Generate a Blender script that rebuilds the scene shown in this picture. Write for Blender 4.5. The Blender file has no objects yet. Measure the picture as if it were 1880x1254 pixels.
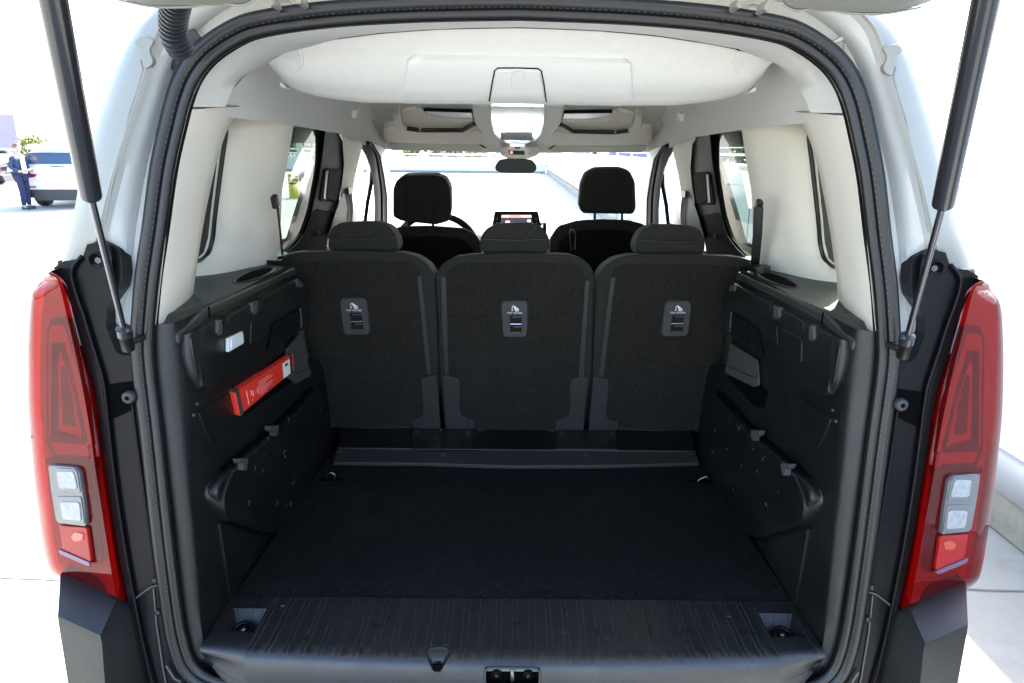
import bpy, bmesh, math, random
from mathutils import Vector, Matrix
from mathutils.bvhtree import BVHTree
random.seed(7)
R = math.radians
scene = bpy.context.scene
COL = scene.collection

# ------------------------------------------------------------------ camera, world, sun, exposure
FPX, IW, IH = 1253.0, 1880.0, 1254.0
PITCH, ROLL = R(15.7), R(0.55)
CAM = Vector((0, -1.1, 1.5))
PCX, PCY = 946.5, 627.0
GZ = -0.10                      # level of the parking deck

cd = bpy.data.cameras.new('camera'); cam = bpy.data.objects.new('camera', cd); COL.objects.link(cam)
fwd = Vector((0, math.cos(PITCH), -math.sin(PITCH))); upv = Vector((0, math.sin(PITCH), math.cos(PITCH))); rgt = Vector((1, 0, 0))
cu = upv * math.cos(ROLL) - rgt * math.sin(ROLL); cr = rgt * math.cos(ROLL) + upv * math.sin(ROLL)
rot = Matrix((cr, cu, -fwd)).transposed()
cam.matrix_world = Matrix.Translation(CAM) @ rot.to_4x4()
cd.sensor_fit = 'HORIZONTAL'; cd.sensor_width = 36; cd.lens = 36 * FPX / IW
cd.shift_x = -(PCX - IW / 2) / IW
cd.clip_start = 0.02; cd.clip_end = 3000
scene.camera = cam

SUN_DIR = Vector((0.26, 0.76, 0.70)).normalized()      # towards the sun
w = bpy.data.worlds.new('World'); scene.world = w; w.use_nodes = True
nt = w.node_tree; bg = nt.nodes['Background']
sky = nt.nodes.new('ShaderNodeTexSky'); sky.sky_type = 'NISHITA'; sky.sun_disc = False
sky.sun_elevation = math.asin(SUN_DIR.z); sky.sun_rotation = math.atan2(SUN_DIR.x, SUN_DIR.y)
sky.dust_density = 3.0; sky.air_density = 1.0; sky.ozone_density = 1.5
nt.links.new(sky.outputs[0], bg.inputs[0]); bg.inputs[1].default_value = 0.15
sd = bpy.data.lights.new('sun', 'SUN'); sd.energy = 5.0; sd.angle = R(0.55); sd.color = (1, .96, .90)
so = bpy.data.objects.new('sun', sd); COL.objects.link(so)
so.rotation_euler = SUN_DIR.to_track_quat('Z', 'Y').to_euler(); so.location = SUN_DIR * 30
vs = scene.view_settings; vs.view_transform = 'Standard'; vs.look = 'None'; vs.gamma = 1; vs.use_curve_mapping = False
vs.exposure = 2.95
scene.render.engine = 'CYCLES'
cy = scene.cycles
cy.use_denoising = True
try: cy.denoiser = 'OPENIMAGEDENOISE'
except Exception: pass
cy.max_bounces = 12; cy.diffuse_bounces = 6; cy.glossy_bounces = 4; cy.transparent_max_bounces = 16; cy.transmission_bounces = 6
cy.sample_clamp_indirect = 6; cy.caustics_reflective = False; cy.caustics_refractive = False

# ------------------------------------------------------------------ measuring helpers (a sight line met with a real plane)
def ray(px, py):
    a = (px - PCX) / FPX; b = -(py - PCY) / FPX
    return fwd + cr * a + cu * b
def on(p, p0, n):
    d = ray(*p); p0 = Vector(p0); n = Vector(n)
    return CAM + d * ((p0 - CAM).dot(n) / d.dot(n))
def PX(p, x): return on(p, (x, 0, 0), (1, 0, 0))
def PY(p, y): return on(p, (0, y, 0), (0, 1, 0))
def PZ(p, z): return on(p, (0, 0, z), (0, 0, 1))
def PO(p, off=0): return on(p, (0, off, .45), (0, 1, -.072))         # plane of the rear opening
def PS(p, x0=-.69): return on(p, (x0, 0, 1.2), (1, 0, -.27))         # leaning left cabin side
def PT(p, off=0): return on(p, (0, 1.0 - off, .62), (0, .57, .13))    # back of the second row
def mir(s, v): return Vector((-v.x, v.y, v.z)) if s > 0 else Vector(v)
def mirs(s, vs): return [mir(s, v) for v in vs]
def V(*a): return Vector(a)

# ------------------------------------------------------------------ materials
MAT = {}
def mat(name, col, rough=.5, metal=0., var=.0, vscale=30, bump=0., bscale=400, coat=0., spec=.5, speck=None, bdetail=2, sheen=0., coord='Object', bdist=.001, rvar=0., dirt=None):
    m = bpy.data.materials.new(name); m.use_nodes = True; t = m.node_tree; p = t.nodes['Principled BSDF']
    p.inputs['Base Color'].default_value = (*col, 1); p.inputs['Roughness'].default_value = rough
    p.inputs['Metallic'].default_value = metal; p.inputs['Coat Weight'].default_value = coat
    p.inputs['Coat Roughness'].default_value = .03
    p.inputs['Specular IOR Level'].default_value = spec
    if sheen: p.inputs['Sheen Weight'].default_value = sheen
    tc = t.nodes.new('ShaderNodeTexCoord'); out = None
    def noise(sc, det=3):
        n = t.nodes.new('ShaderNodeTexNoise'); n.inputs['Scale'].default_value = sc; n.inputs['Detail'].default_value = det
        t.links.new(tc.outputs[coord], n.inputs['Vector']); return n
    def mix(fac, a, b):
        x = t.nodes.new('ShaderNodeMix'); x.data_type = 'RGBA'
        t.links.new(fac, x.inputs[0])
        for v, i in ((a, 6), (b, 7)):
            if isinstance(v, tuple): x.inputs[i].default_value = (*v, 1)
            else: t.links.new(v, x.inputs[i])
        return x.outputs[2]
    def ramp(src, a, b):
        r = t.nodes.new('ShaderNodeMapRange'); r.inputs['From Min'].default_value = a; r.inputs['From Max'].default_value = b
        t.links.new(src, r.inputs['Value']); return r.outputs[0]
    cur = tuple(col)
    if var:
        n = noise(vscale, 4)
        lo = tuple(c * (1 - var) for c in col); hi = tuple(min(1, c * (1 + var)) for c in col)
        cur = mix(ramp(n.outputs['Fac'], .3, .7), lo, hi)
    if dirt:                                         # dirt = (colour, scale, from, to)
        n = noise(dirt[1], 6); n2 = noise(dirt[1] * 7.3, 4)
        ml = t.nodes.new('ShaderNodeMath'); ml.operation = 'MULTIPLY'
        t.links.new(ramp(n.outputs['Fac'], dirt[2], dirt[3]), ml.inputs[0]); t.links.new(ramp(n2.outputs['Fac'], .35, .75), ml.inputs[1])
        cur = mix(ml.outputs[0], cur, dirt[0])
    if speck:                                        # speck = (colour, scale, radius)
        vo = t.nodes.new('ShaderNodeTexVoronoi'); vo.inputs['Scale'].default_value = speck[1]
        t.links.new(tc.outputs[coord], vo.inputs['Vector'])
        r = t.nodes.new('ShaderNodeMapRange'); r.inputs['From Min'].default_value = speck[2]; r.inputs['From Max'].default_value = speck[2] * .6
        t.links.new(vo.outputs['Distance'], r.inputs['Value'])
        wn = t.nodes.new('ShaderNodeMath'); wn.operation = 'GREATER_THAN'; wn.inputs[1].default_value = speck[3] if len(speck) > 3 else .6
        sx = t.nodes.new('ShaderNodeSeparateColor'); t.links.new(vo.outputs['Color'], sx.inputs[0]); t.links.new(sx.outputs[0], wn.inputs[0])
        ml = t.nodes.new('ShaderNodeMath'); ml.operation = 'MULTIPLY'; t.links.new(r.outputs[0], ml.inputs[0]); t.links.new(wn.outputs[0], ml.inputs[1])
        cur = mix(ml.outputs[0], cur, speck[0])
    if not isinstance(cur, tuple): t.links.new(cur, p.inputs['Base Color'])
    if rvar:
        n = noise(vscale * .7, 5); r = t.nodes.new('ShaderNodeMapRange')
        r.inputs['From Min'].default_value = .3; r.inputs['From Max'].default_value = .7
        r.inputs['To Min'].default_value = max(.02, rough - rvar); r.inputs['To Max'].default_value = min(1, rough + rvar)
        t.links.new(n.outputs['Fac'], r.inputs['Value']); t.links.new(r.outputs[0], p.inputs['Roughness'])
    if bump:
        n = noise(bscale, bdetail); b = t.nodes.new('ShaderNodeBump'); b.inputs['Strength'].default_value = bump; b.inputs['Distance'].default_value = bdist
        t.links.new(n.outputs['Fac'], b.inputs['Height']); t.links.new(b.outputs[0], p.inputs['Normal'])
    MAT[name] = m
    return m
def glass(name, tint, gloss=.08, rough=.0, haze=None):
    m = bpy.data.materials.new(name); m.use_nodes = True; t = m.node_tree; t.nodes.clear()
    o = t.nodes.new('ShaderNodeOutputMaterial'); tr = t.nodes.new('ShaderNodeBsdfTransparent'); tr.inputs[0].default_value = (*tint, 1)
    gl = t.nodes.new('ShaderNodeBsdfGlossy'); gl.inputs['Roughness'].default_value = rough
    mx = t.nodes.new('ShaderNodeMixShader'); fr = t.nodes.new('ShaderNodeLayerWeight'); fr.inputs['Blend'].default_value = .5
    pw = t.nodes.new('ShaderNodeMath'); pw.operation = 'POWER'; pw.inputs[1].default_value = 5; t.links.new(fr.outputs['Facing'], pw.inputs[0])
    ma = t.nodes.new('ShaderNodeMath'); ma.operation = 'MULTIPLY_ADD'; ma.inputs[1].default_value = .7; ma.inputs[2].default_value = gloss; t.links.new(pw.outputs[0], ma.inputs[0])
    base = tr.outputs[0]
    if haze:
        df = t.nodes.new('ShaderNodeBsdfDiffuse'); df.inputs[0].default_value = (*haze, 1); mh = t.nodes.new('ShaderNodeMixShader'); mh.inputs[0].default_value = .09
        t.links.new(base, mh.inputs[1]); t.links.new(df.outputs[0], mh.inputs[2]); base = mh.outputs[0]
    t.links.new(ma.outputs[0], mx.inputs[0]); t.links.new(base, mx.inputs[1]); t.links.new(gl.outputs[0], mx.inputs[2])
    t.links.new(mx.outputs[0], o.inputs[0]); MAT[name] = m; return m
def emis(name, col, st):
    m = bpy.data.materials.new(name); m.use_nodes = True; p = m.node_tree.nodes['Principled BSDF']
    p.inputs['Base Color'].default_value = (.01, .01, .01, 1); p.inputs['Emission Color'].default_value = (*col, 1); p.inputs['Emission Strength'].default_value = st
    p.inputs['Roughness'].default_value = .2
    MAT[name] = m; return m

paint = mat('paint', (.225, .22, .19), .45, .0, coat=.12, var=.03, vscale=6)
jamb_paint = mat('jamb_paint', (.48, .49, .48), .35, .0, coat=.2, var=.03, vscale=8, dirt=((.40, .39, .36), 9, .58, .9))
cream = mat('cream_trim', (.80, .735, .635), .62, bump=.25, bscale=900, var=.02, vscale=12)
headl = mat('headliner_cloth', (.67, .655, .615), .9, bump=.4, bscale=700, var=.02, vscale=60)
roof_plastic = mat('roof_plastic', (.72, .71, .67), .55, bump=.2, bscale=1100)
blackp = mat('grained_black_plastic', (.0062, .0062, .006), .40, spec=.55, bump=.55, bscale=650, var=.12, vscale=9, dirt=((.015, .0145, .014), 6, .55, .85), rvar=.08)
sillp = mat('sill_plastic', (.0095, .0098, .0105), .36, spec=.75, bump=.45, bscale=800, dirt=((.03, .029, .028), 5, .52, .82), rvar=.1)
greyp = mat('dark_grey_plastic', (.026, .0255, .025), .5, bump=.4, bscale=700, var=.06, vscale=20)
frameblk = mat('door_frame_black', (.006, .006, .0065), .7, spec=.06)
doorgrey = mat('door_trim_grey', (.06, .056, .054), .6, spec=.25, bump=.5, bscale=600)
blackg = mat('satin_black_plastic', (.004, .004, .005), .28, spec=.14, coat=.02, dirt=((.012, .0118, .0115), 22, .58, .8), speck=((.09, .09, .09), 150, .12, .92), bump=.05, bscale=60)
carpet = mat('boot_carpet', (.0088, .0083, .0080), .95, spec=.1, bump=1, bscale=900, bdist=.002, speck=((.16, .16, .155), 170, .16, .91), var=.6, vscale=150, dirt=((.019, .018, .0175), 4, .45, .75))
fabric = mat('seat_fabric', (.0165, .0145, .0118), .9, spec=.15, bump=.9, bscale=900, bdist=.002, var=.6, vscale=190, dirt=((.024, .0215, .018), 3.5, .45, .75), sheen=.04, speck=((.05, .045, .04), 260, .16, .9))
fabric2 = mat('seat_edge_fabric', (.023, .021, .0175), .9, spec=.15, bump=.7, bscale=900, var=.2, vscale=300, sheen=.05)
fabric3 = mat('headrest_fabric', (.023, .021, .0175), .85, spec=.15, bump=.7, bscale=900, var=.2, vscale=300, sheen=.05)
rubber = mat('rubber_seal', (.0075, .0075, .008), .34, bump=.15, bscale=250)
rubber2 = mat('hose_rubber', (.020, .022, .026), .42)
stitch = mat('seal_stitch', (.12, .12, .12), .6)
strutm = mat('strut_black', (.02, .02, .022), .22, coat=.3)
chrome = mat('polished_metal', (.62, .62, .63), .15, 1.)
steel = mat('dark_steel', (.16, .16, .165), .3, 1.)
hookp = mat('grey_hook_plastic', (.065, .065, .065), .35)
whitep = mat('white_print', (.8, .8, .8), .6)
lampclear = mat('white_lamp_lens', (.72, .74, .74), .15, coat=.5)
redpouch = mat('red_pouch_card', (.78, .035, .018), .5, var=.06, vscale=25)
redprint = mat('pale_print', (.9, .45, .40), .6)
strapm = mat('elastic_strap', (.03, .028, .026), .8, bump=.5, bscale=1500)
paper = mat('white_label', (.82, .81, .78), .7)
dashm = mat('dash_plastic', (.10, .11, .12), .5, bump=.2, bscale=500)
mirr = mat('mirror_glass', (.010, .012, .011), .05, 1.)
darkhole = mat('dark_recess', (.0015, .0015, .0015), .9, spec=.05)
bulk = mat('bulk_lining', (.03, .03, .03), .8)
lensred = glass('red_lens', (.47, .011, .009), .035, haze=(.5, .012, .010))
lampwhite = mat('lamp_reflector', (.70, .62, .60), .35)
lampdark = mat('lamp_dark_recess', (.03, .01, .01), .3)
lampband = mat('lamp_dark_band', (.10, .05, .05), .35)
lampgrey = mat('lamp_grey_housing', (.09, .094, .098), .2, coat=.5)
lampgrey2 = mat('lamp_silver_bezel', (.13, .135, .14), .18, .3, coat=.3)
lampbulb = mat('lamp_frosted_lens', (.24, .25, .25), .15, var=.18, vscale=90, coat=.6, bump=.35, bscale=160, bdist=.002)
lampamb = mat('lamp_amber', (.42, .04, .008), .2, coat=.5, bump=.5, bscale=300, bdist=.003)
lampred = mat('lamp_red_reflector', (.30, .008, .006), .3, spec=.3, coat=.05, bump=.3, bscale=300, bdist=.002)
lamplilac = mat('lamp_chrome_strip', (.16, .09, .14), .25, .2)
gtint = glass('privacy_glass', (.25, .315, .265), .03)
gclear = glass('clear_glass', (.93, .955, .945), .03)
frost = bpy.data.materials.new('frosted_roof_panel'); frost.use_nodes = True
_t = frost.node_tree; _p = _t.nodes['Principled BSDF']; _tl = _t.nodes.new('ShaderNodeBsdfTranslucent'); _tl.inputs[0].default_value = (.9, .95, .97, 1)
_p.inputs['Base Color'].default_value = (.8, .85, .86, 1); _m = _t.nodes.new('ShaderNodeMixShader'); _m.inputs[0].default_value = .6
_t.links.new(_p.outputs[0], _m.inputs[1]); _t.links.new(_tl.outputs[0], _m.inputs[2]); _t.links.new(_m.outputs[0], _t.nodes['Material Output'].inputs[0])
screenm = emis('screen_dark', (.02, .02, .03), .6); screenbar = emis('screen_bar', (.30, .12, .09), .8); screenpink = emis('screen_icon', (.8, .35, .35), .7); screenwhite = emis('screen_text', (.9, .9, .9), .9); redled = emis('warning_led', (1, .08, .06), .9)

# ------------------------------------------------------------------ geometry helpers
class G:
    def __init__(s): s.v = []; s.f = []
    def add(s, vs, fs):
        o = len(s.v); s.v += [tuple(v) for v in vs]; s.f += [tuple(i + o for i in f) for f in fs]; return s
    def prism(s, poly, vec):
        n = len(poly); vec = Vector(vec)
        return s.add(list(poly) + [Vector(p) + vec for p in poly], [tuple(range(n)), tuple(range(2 * n - 1, n - 1, -1))] + [(i, (i + 1) % n, (i + 1) % n + n, i + n) for i in range(n)])
    def box(s, c, d, rot=None):
        c = Vector(c); vs = []
        for x in (-.5, .5):
            for y in (-.5, .5):
                for z in (-.5, .5):
                    v = Vector((x * d[0], y * d[1], z * d[2]))
                    if rot: v = rot @ v
                    vs.append(c + v)
        return s.add(vs, [(0, 1, 3, 2), (4, 6, 7, 5), (0, 4, 5, 1), (2, 3, 7, 6), (0, 2, 6, 4), (1, 5, 7, 3)])
    def grid(s, rows, closeu=False, closev=False):
        n = len(rows); m = len(rows[0]); vs = [v for r in rows for v in r]; fs = []
        for i in range(n if closev else n - 1):
            for j in range(m if closeu else m - 1):
                i2, j2 = (i + 1) % n, (j + 1) % m
                fs.append((i * m + j, i * m + j2, i2 * m + j2, i2 * m + j))
        return s.add(vs, fs)
    def tube(s, path, r, n=10, closed=False, caps=True, flat=None):
        path = [Vector(p) for p in path]; N = len(path); rows = []
        up = None
        for i, p in enumerate(path):
            a = path[(i - 1) % N] if (closed or i > 0) else p; b = path[(i + 1) % N] if (closed or i < N - 1) else p
            t = (b - a).normalized()
            if up is None:
                ref = Vector((0, 1, 0)) if abs(t.y) < .9 else Vector((1, 0, 0))
                up = t.cross(ref).normalized()
            up = (up - t * up.dot(t)).normalized(); sd = t.cross(up)
            rr = r[i] if isinstance(r, (list, tuple)) else r
            rows.append([p + (up * math.cos(2 * math.pi * k / n) + sd * math.sin(2 * math.pi * k / n)) * rr for k in range(n)])
        o = len(s.v); s.grid(rows, closeu=True, closev=closed)
        if caps and not closed:
            s.f.append(tuple(o + k for k in range(n))); s.f.append(tuple(o + (N - 1) * n + k for k in range(n - 1, -1, -1)))
        return s
    def cyl(s, a, b, r, r2=None, n=16): return s.tube([a, b], [r, r if r2 is None else r2], n)
    def ball(s, c, rx, ry=None, rz=None, nu=12, nv=8):
        c = Vector(c); ry = ry or rx; rz = rz or rx
        rows = [[c + Vector((rx * math.cos(2 * math.pi * j / nu) * math.sin(math.pi * i / nv), ry * math.sin(2 * math.pi * j / nu) * math.sin(math.pi * i / nv), rz * math.cos(math.pi * i / nv))) for j in range(nu)] for i in range(nv + 1)]
        return s.grid(rows, closeu=True)
    def obj(s, name, m, parent=None, bevel=0, seg=2, smooth=40, solid=0, sub=0, off=-1, label=None, weld=True):
        me = bpy.data.meshes.new(name); bm = bmesh.new()
        bv = [bm.verts.new(v) for v in s.v]
        for f in s.f:
            try: bm.faces.new([bv[i] for i in f])
            except ValueError: pass
        if weld: bmesh.ops.remove_doubles(bm, verts=bm.verts, dist=1e-6)
        bmesh.ops.dissolve_degenerate(bm, edges=bm.edges, dist=1e-7)
        bmesh.ops.recalc_face_normals(bm, faces=bm.faces)
        bm.to_mesh(me); bm.free()
        ms = m if isinstance(m, (list, tuple)) else [m]
        for q in ms: me.materials.append(q)
        me.shade_smooth()
        try: me.set_sharp_from_angle(angle=R(smooth))
        except Exception: pass
        o = bpy.data.objects.new(name, me); COL.objects.link(o)
        if solid:
            md = o.modifiers.new('solid', 'SOLIDIFY'); md.thickness = solid; md.offset = off
        if sub:
            md = o.modifiers.new('sub', 'SUBSURF'); md.levels = md.render_levels = sub
        if bevel:
            md = o.modifiers.new('bevel', 'BEVEL'); md.width = bevel; md.segments = seg; md.limit_method = 'ANGLE'; md.angle_limit = R(35); md.harden_normals = True
        if parent is not None: attach(o, parent)
        if label: o['label'] = label
        return o
def attach(o, parent):
    o.parent = parent
    if parent.type == 'EMPTY': o.matrix_parent_inverse = Matrix.Translation(-parent.location)
def tag(o, label=None, cat=None, group=None, kind=None):
    if label: o['label'] = label
    if cat: o['category'] = cat
    if group: o['group'] = group
    if kind: o['kind'] = kind
    return o
def thing(name, label, cat, loc=(0, 0, 0), group=None):
    o = bpy.data.objects.new(name, None); COL.objects.link(o); o.location = loc; o.empty_display_size = .2
    return tag(o, label, cat, group)
def copy_tree(o, parent=None):
    c = o.copy(); COL.objects.link(c)
    if parent is not None: c.parent = parent
    for ch in list(o.children): copy_tree(ch, c)
    return c
def rrect(w, h, r, n=4):
    pts = []
    for cx, cy, a0 in ((w / 2 - r, h / 2 - r, 0), (-w / 2 + r, h / 2 - r, 90), (-w / 2 + r, -h / 2 + r, 180), (w / 2 - r, -h / 2 + r, 270)):
        for k in range(n + 1):
            a = R(a0 + 90 * k / n); pts.append((cx + r * math.cos(a), cy + r * math.sin(a)))
    return pts
def roundpoly(pts, r, n=3):
    """round the corners of a closed 3-D polygon"""
    out = []; N = len(pts)
    for i in range(N):
        p, a, b = Vector(pts[i]), Vector(pts[i - 1]), Vector(pts[(i + 1) % N])
        da, db = a - p, b - p
        k = min(r, da.length * .45, db.length * .45)
        p1, p2 = p + da.normalized() * k, p + db.normalized() * k
        for j in range(n + 1):
            t = j / n; out.append(p1 * (1 - t) ** 2 + p * 2 * t * (1 - t) + p2 * t * t)
    return out
def bil(q, u, v):      # quad q = tl, tr, br, bl ; u right 0..1, v up 0..1
    return (q[0] * (1 - u) + q[1] * u) * v + (q[3] * (1 - u) + q[2] * u) * (1 - v)
def smoothpath(pts, n=6, closed=False):
    pts = [Vector(p) for p in pts]; N = len(pts); out = []
    rng = range(N if closed else N - 1)
    for i in rng:
        if closed: p0, p1, p2, p3 = pts[i - 1], pts[i], pts[(i + 1) % N], pts[(i + 2) % N]
        else: p0, p1, p2, p3 = pts[max(i - 1, 0)], pts[i], pts[i + 1], pts[min(i + 2, N - 1)]
        for k in range(n):
            t = k / n
            out.append(.5 * ((2 * p1) + (p2 - p0) * t + (2 * p0 - 5 * p1 + 4 * p2 - p3) * t * t + (3 * p1 - p0 - 3 * p2 + p3) * t ** 3))
    if not closed: out.append(pts[-1])
    return out
def resample(pts, n):
    pts = [Vector(p) for p in pts]; L = [0]
    for a, b in zip(pts, pts[1:]): L.append(L[-1] + (b - a).length)
    out = []
    for k in range(n):
        d = L[-1] * k / (n - 1); i = 0
        while i < len(L) - 2 and L[i + 1] < d: i += 1
        t = (d - L[i]) / max(1e-9, L[i + 1] - L[i]); out.append(pts[i].lerp(pts[i + 1], t))
    return out
def slab(name, pts, vec, m, parent, rnd=0, bevel=0, seg=2, s=-1, label=None, rn=3):
    pts = [Vector(p) for p in pts]
    if rnd: pts = roundpoly(pts, rnd, rn)
    v = Vector(vec)
    if s > 0: pts = mirs(s, pts); v = mir(s, v)
    return G().prism(pts, v).obj(name, m, parent, bevel=bevel, seg=seg, label=label)

def bvh_rows(rows):
    m = len(rows[0]); vs = [v for r in rows for v in r]; fs = []
    for i in range(len(rows) - 1):
        for j in range(m - 1): fs.append((i * m + j, i * m + j + 1, (i + 1) * m + j + 1, (i + 1) * m + j))
    return BVHTree.FromPolygons(vs, fs)
def surf_patch(name, bvh, pts, off, th, m, parent, s=-1, rnd=0, bevel=0, lift=None):
    """thin shaped piece following a curved surface: outline given by sight lines that meet that surface"""
    P2 = [Vector((p[0], p[1], 0)) for p in pts]
    if rnd: P2 = roundpoly(P2, rnd, 3)
    c = sum(P2, Vector()) / len(P2); ring = []
    for a, b in zip(P2, P2[1:] + P2[:1]):
        k = max(1, int((b - a).length / 14))
        for i in range(k): ring.append(a.lerp(b, i / k))
    def hit(q):
        d = ray(q.x, q.y).normalized(); h = bvh.ray_cast(CAM, d)
        if h[0] is None: h = bvh.find_nearest(on((q.x, q.y), (0, 0, 0), (0, 1, 0)))
        n = h[1]
        if n.dot(d) > 0: n = -n
        return h[0], n
    rows = []; back = None
    for t in (1, .8, .6, .4, .2, .02):
        row = []; bk = []
        for q in ring:
            p, n = hit(c.lerp(q, t)); row.append(p + n * off)
            if t == 1: bk.append(p + n * (off - th))
        if t == 1: rows.append(bk)
        rows.append(row)
    return G().grid([mirs(s, r) for r in rows], closeu=True).obj(name, m, parent, bevel=bevel, smooth=40)

# ================================================================== SETTING
concrete = mat('deck_concrete', (.265, .27, .255), .85, var=.10, vscale=.8, bump=.35, bscale=14, bdist=.01, bdetail=8, dirt=((.18, .18, .168), 2.2, .5, .8))
concrete_wall = mat('rough_concrete', (.30, .30, .27), .9, var=.16, vscale=7, bump=.6, bscale=30, bdist=.01, bdetail=8, dirt=((.20, .19, .16), 9, .5, .8))
whitewall = mat('white_render', (.78, .78, .76), .85, var=.03, vscale=3, bump=.3, bscale=90, bdist=.003)
flash = mat('grey_flashing', (.30, .325, .36), .45, .2, var=.04, vscale=6)
jointm = mat('joint_filler', (.16, .16, .165), .9)
railm = mat('white_railing', (.70, .71, .72), .4)

g = G(); n = 26
xs = [-900, -300, -100, -40, -20, -10, -5, -2.5, 0, 2.5, 5, 10, 20, 40, 100, 300, 900]
g.grid([[V(x, y, GZ) for x in xs] for y in [-900, -200, -50, -15, -5, -2, 0, 2, 5, 10, 20, 50, 120, 400, 1500]])
tag(g.obj('ground', concrete), kind='structure')
g = G()
for y in (1.16, 7.2, 13.2, 19.2, -4.9):
    pts = [V(x, y + .012 * math.sin(x * 9) + random.uniform(-.006, .006), GZ + .004) for x in [i * .15 for i in range(-120, 15)]]
    wd = .0045 if y < 2 else .012
    g.grid([[p + V(0, -wd, 0) for p in pts], [p + V(0, wd, 0) for p in pts]])
tag(g.obj('ground_joint', jointm), kind='structure')

# parapet wall on the right of the car, with kerb, flashing sheets, joints and railing
WX = 2.13
wall = thing('parapet_wall', 'long white parapet wall with grey flashing right beside the car', 'wall', (WX, 20, GZ))
G().box((WX + .15, 21.5, .77), (.26, 57, 1.16)).obj('wall_face', whitewall, wall)
G().box((WX + .16, 21.5, .015), (.34, 57, .23)).obj('kerb', concrete_wall, wall, bevel=.012)
G().box((WX + .15, 21.5, 1.36), (.34, 57, .03)).obj('coping', whitewall, wall, bevel=.004)
fl = None
for i in range(14):
    y0 = -3.2 + i * 1.62 + .30
    if fl is None:
        gg = G(); pr = [(0, .10), (-.022, .085), (-.028, .09), (-.006, .235), (.02, .25), (.02, .245)]
        L = 1.61
        gg.grid([[V(WX + p[0], y0, p[1]) for p in pr], [V(WX + p[0], y0 + L, p[1]) for p in pr]])
        fl = gg.obj('flashing', flash, wall, solid=.002); base_y = y0
    else:
        c = fl.copy(); COL.objects.link(c); c.location.y = y0 - base_y
joint = G().box((WX + .0185, 3.0, .8), (.004, .012, 1.08)).obj('panel_joint', jointm, wall)
for k in range(1, 14):
    c = joint.copy(); COL.objects.link(c); c.location.y = k * 1.15 if k < 6 else k * 2.6 - 8
rl = thing('railing', 'white metal railing along the top of the near parapet', 'railing', (WX + .15, 20, 1.37))
G().cyl((WX + .15, -7, 1.56), (WX + .15, 50, 1.56), .022, n=10).obj('rail', railm, rl)
G().cyl((WX + .15, -7, 1.47), (WX + .15, 50, 1.47), .012, n=8).obj('rail', railm, rl)
po = G().cyl((WX + .15, 3, 1.37), (WX + .15, 3, 1.56), .018, n=8).obj('post', railm, rl)
for k in range(-4, 23):
    if k:
        c = po.copy(); COL.objects.link(c); c.location.y = k * 2.0

# far parapet with railing
FY = 48.5
fw = thing('parapet_wall', 'far white parapet wall closing the parking deck ahead', 'wall', (-20, FY, GZ))
G().box((-28, FY + .15, .43), (60, .3, 1.06)).obj('wall_face', whitewall, fw)
G().box((-28, FY + .02, -.02), (60, .12, .12)).obj('kerb', concrete_wall, fw)
fr = thing('railing', 'white post-and-rail railing on the far parapet', 'railing', (-20, FY, .96))
for z in (1.13, 1.42): G().cyl((-58, FY + .15, z), (2, FY + .15, z), .045, n=8).obj('rail', railm, fr)
po = G().cyl((1.2, FY + .15, .96), (1.2, FY + .15, 1.42), .05, n=8).obj('post', railm, fr)
for k in range(1, 24):
    c = po.copy(); COL.objects.link(c); c.location.x = -k * 2.5

# buildings beyond the deck
def building(name, label, c, d, m, wm, cols, rows, roofm, wy=None, groupn=None):
    b = thing(name, label, 'building', (c[0], c[1], GZ), groupn)
    G().box((c[0], c[1], c[2]), d).obj('wall', m, b)
    G().box((c[0], c[1], c[2] + d[2] / 2 + .25), (d[0] + .3, d[1] + .3, .5)).obj('roof_edge', roofm, b, bevel=.05)
    first = None
    fy = c[1] - d[1] / 2
    for i in range(cols):
        for j in range(rows):
            x = c[0] - d[0] / 2 + (i + .5) * d[0] / cols; z = c[2] + d[2] / 2 - 1.4 - j * 2.8
            if first is None:
                gg = G(); gg.box((x, fy - .02, z), (1.3, .12, 1.5)); first = gg.obj('window', wm, b); p0 = (x, z)
                s1 = G().box((x, fy - .1, z - .8), (1.5, .3, .08)).obj('sill', roofm, first)
            else:
                q = first.copy(); COL.objects.link(q); q.location = (x - p0[0], 0, z - p0[1])
                for ch in first.children:
                    e = ch.copy(); COL.objects.link(e); e.parent = q
    return b
lilac = mat('lilac_cladding', (.30, .24, .44), .7, var=.05, vscale=.6)
lilac2 = mat('pale_lilac_cladding', (.27, .245, .32), .7, var=.05, vscale=.6)
pinkw = mat('pink_render', (.55, .30, .26), .8, var=.08, vscale=1)
greyw = mat('pale_grey_render', (.55, .56, .58), .8, var=.08, vscale=1)
darkwin = mat('building_glass', (.05, .07, .10), .1)
building('apartment_building', 'purple clad block beyond the parapet at right of the windscreen', (15.5, 88, -4), (11, 10, 16), lilac, darkwin, 5, 4, railm)
building('apartment_building', 'pale grey block with windows between trees in the windscreen', (11, 108, -4), (6, 10, 17), greyw, darkwin, 3, 4, railm)
building('apartment_building', 'pink red block beyond trees at left of the windscreen', (-9, 112, -5), (9, 8, 18.4), pinkw, darkwin, 4, 4, railm)
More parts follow.
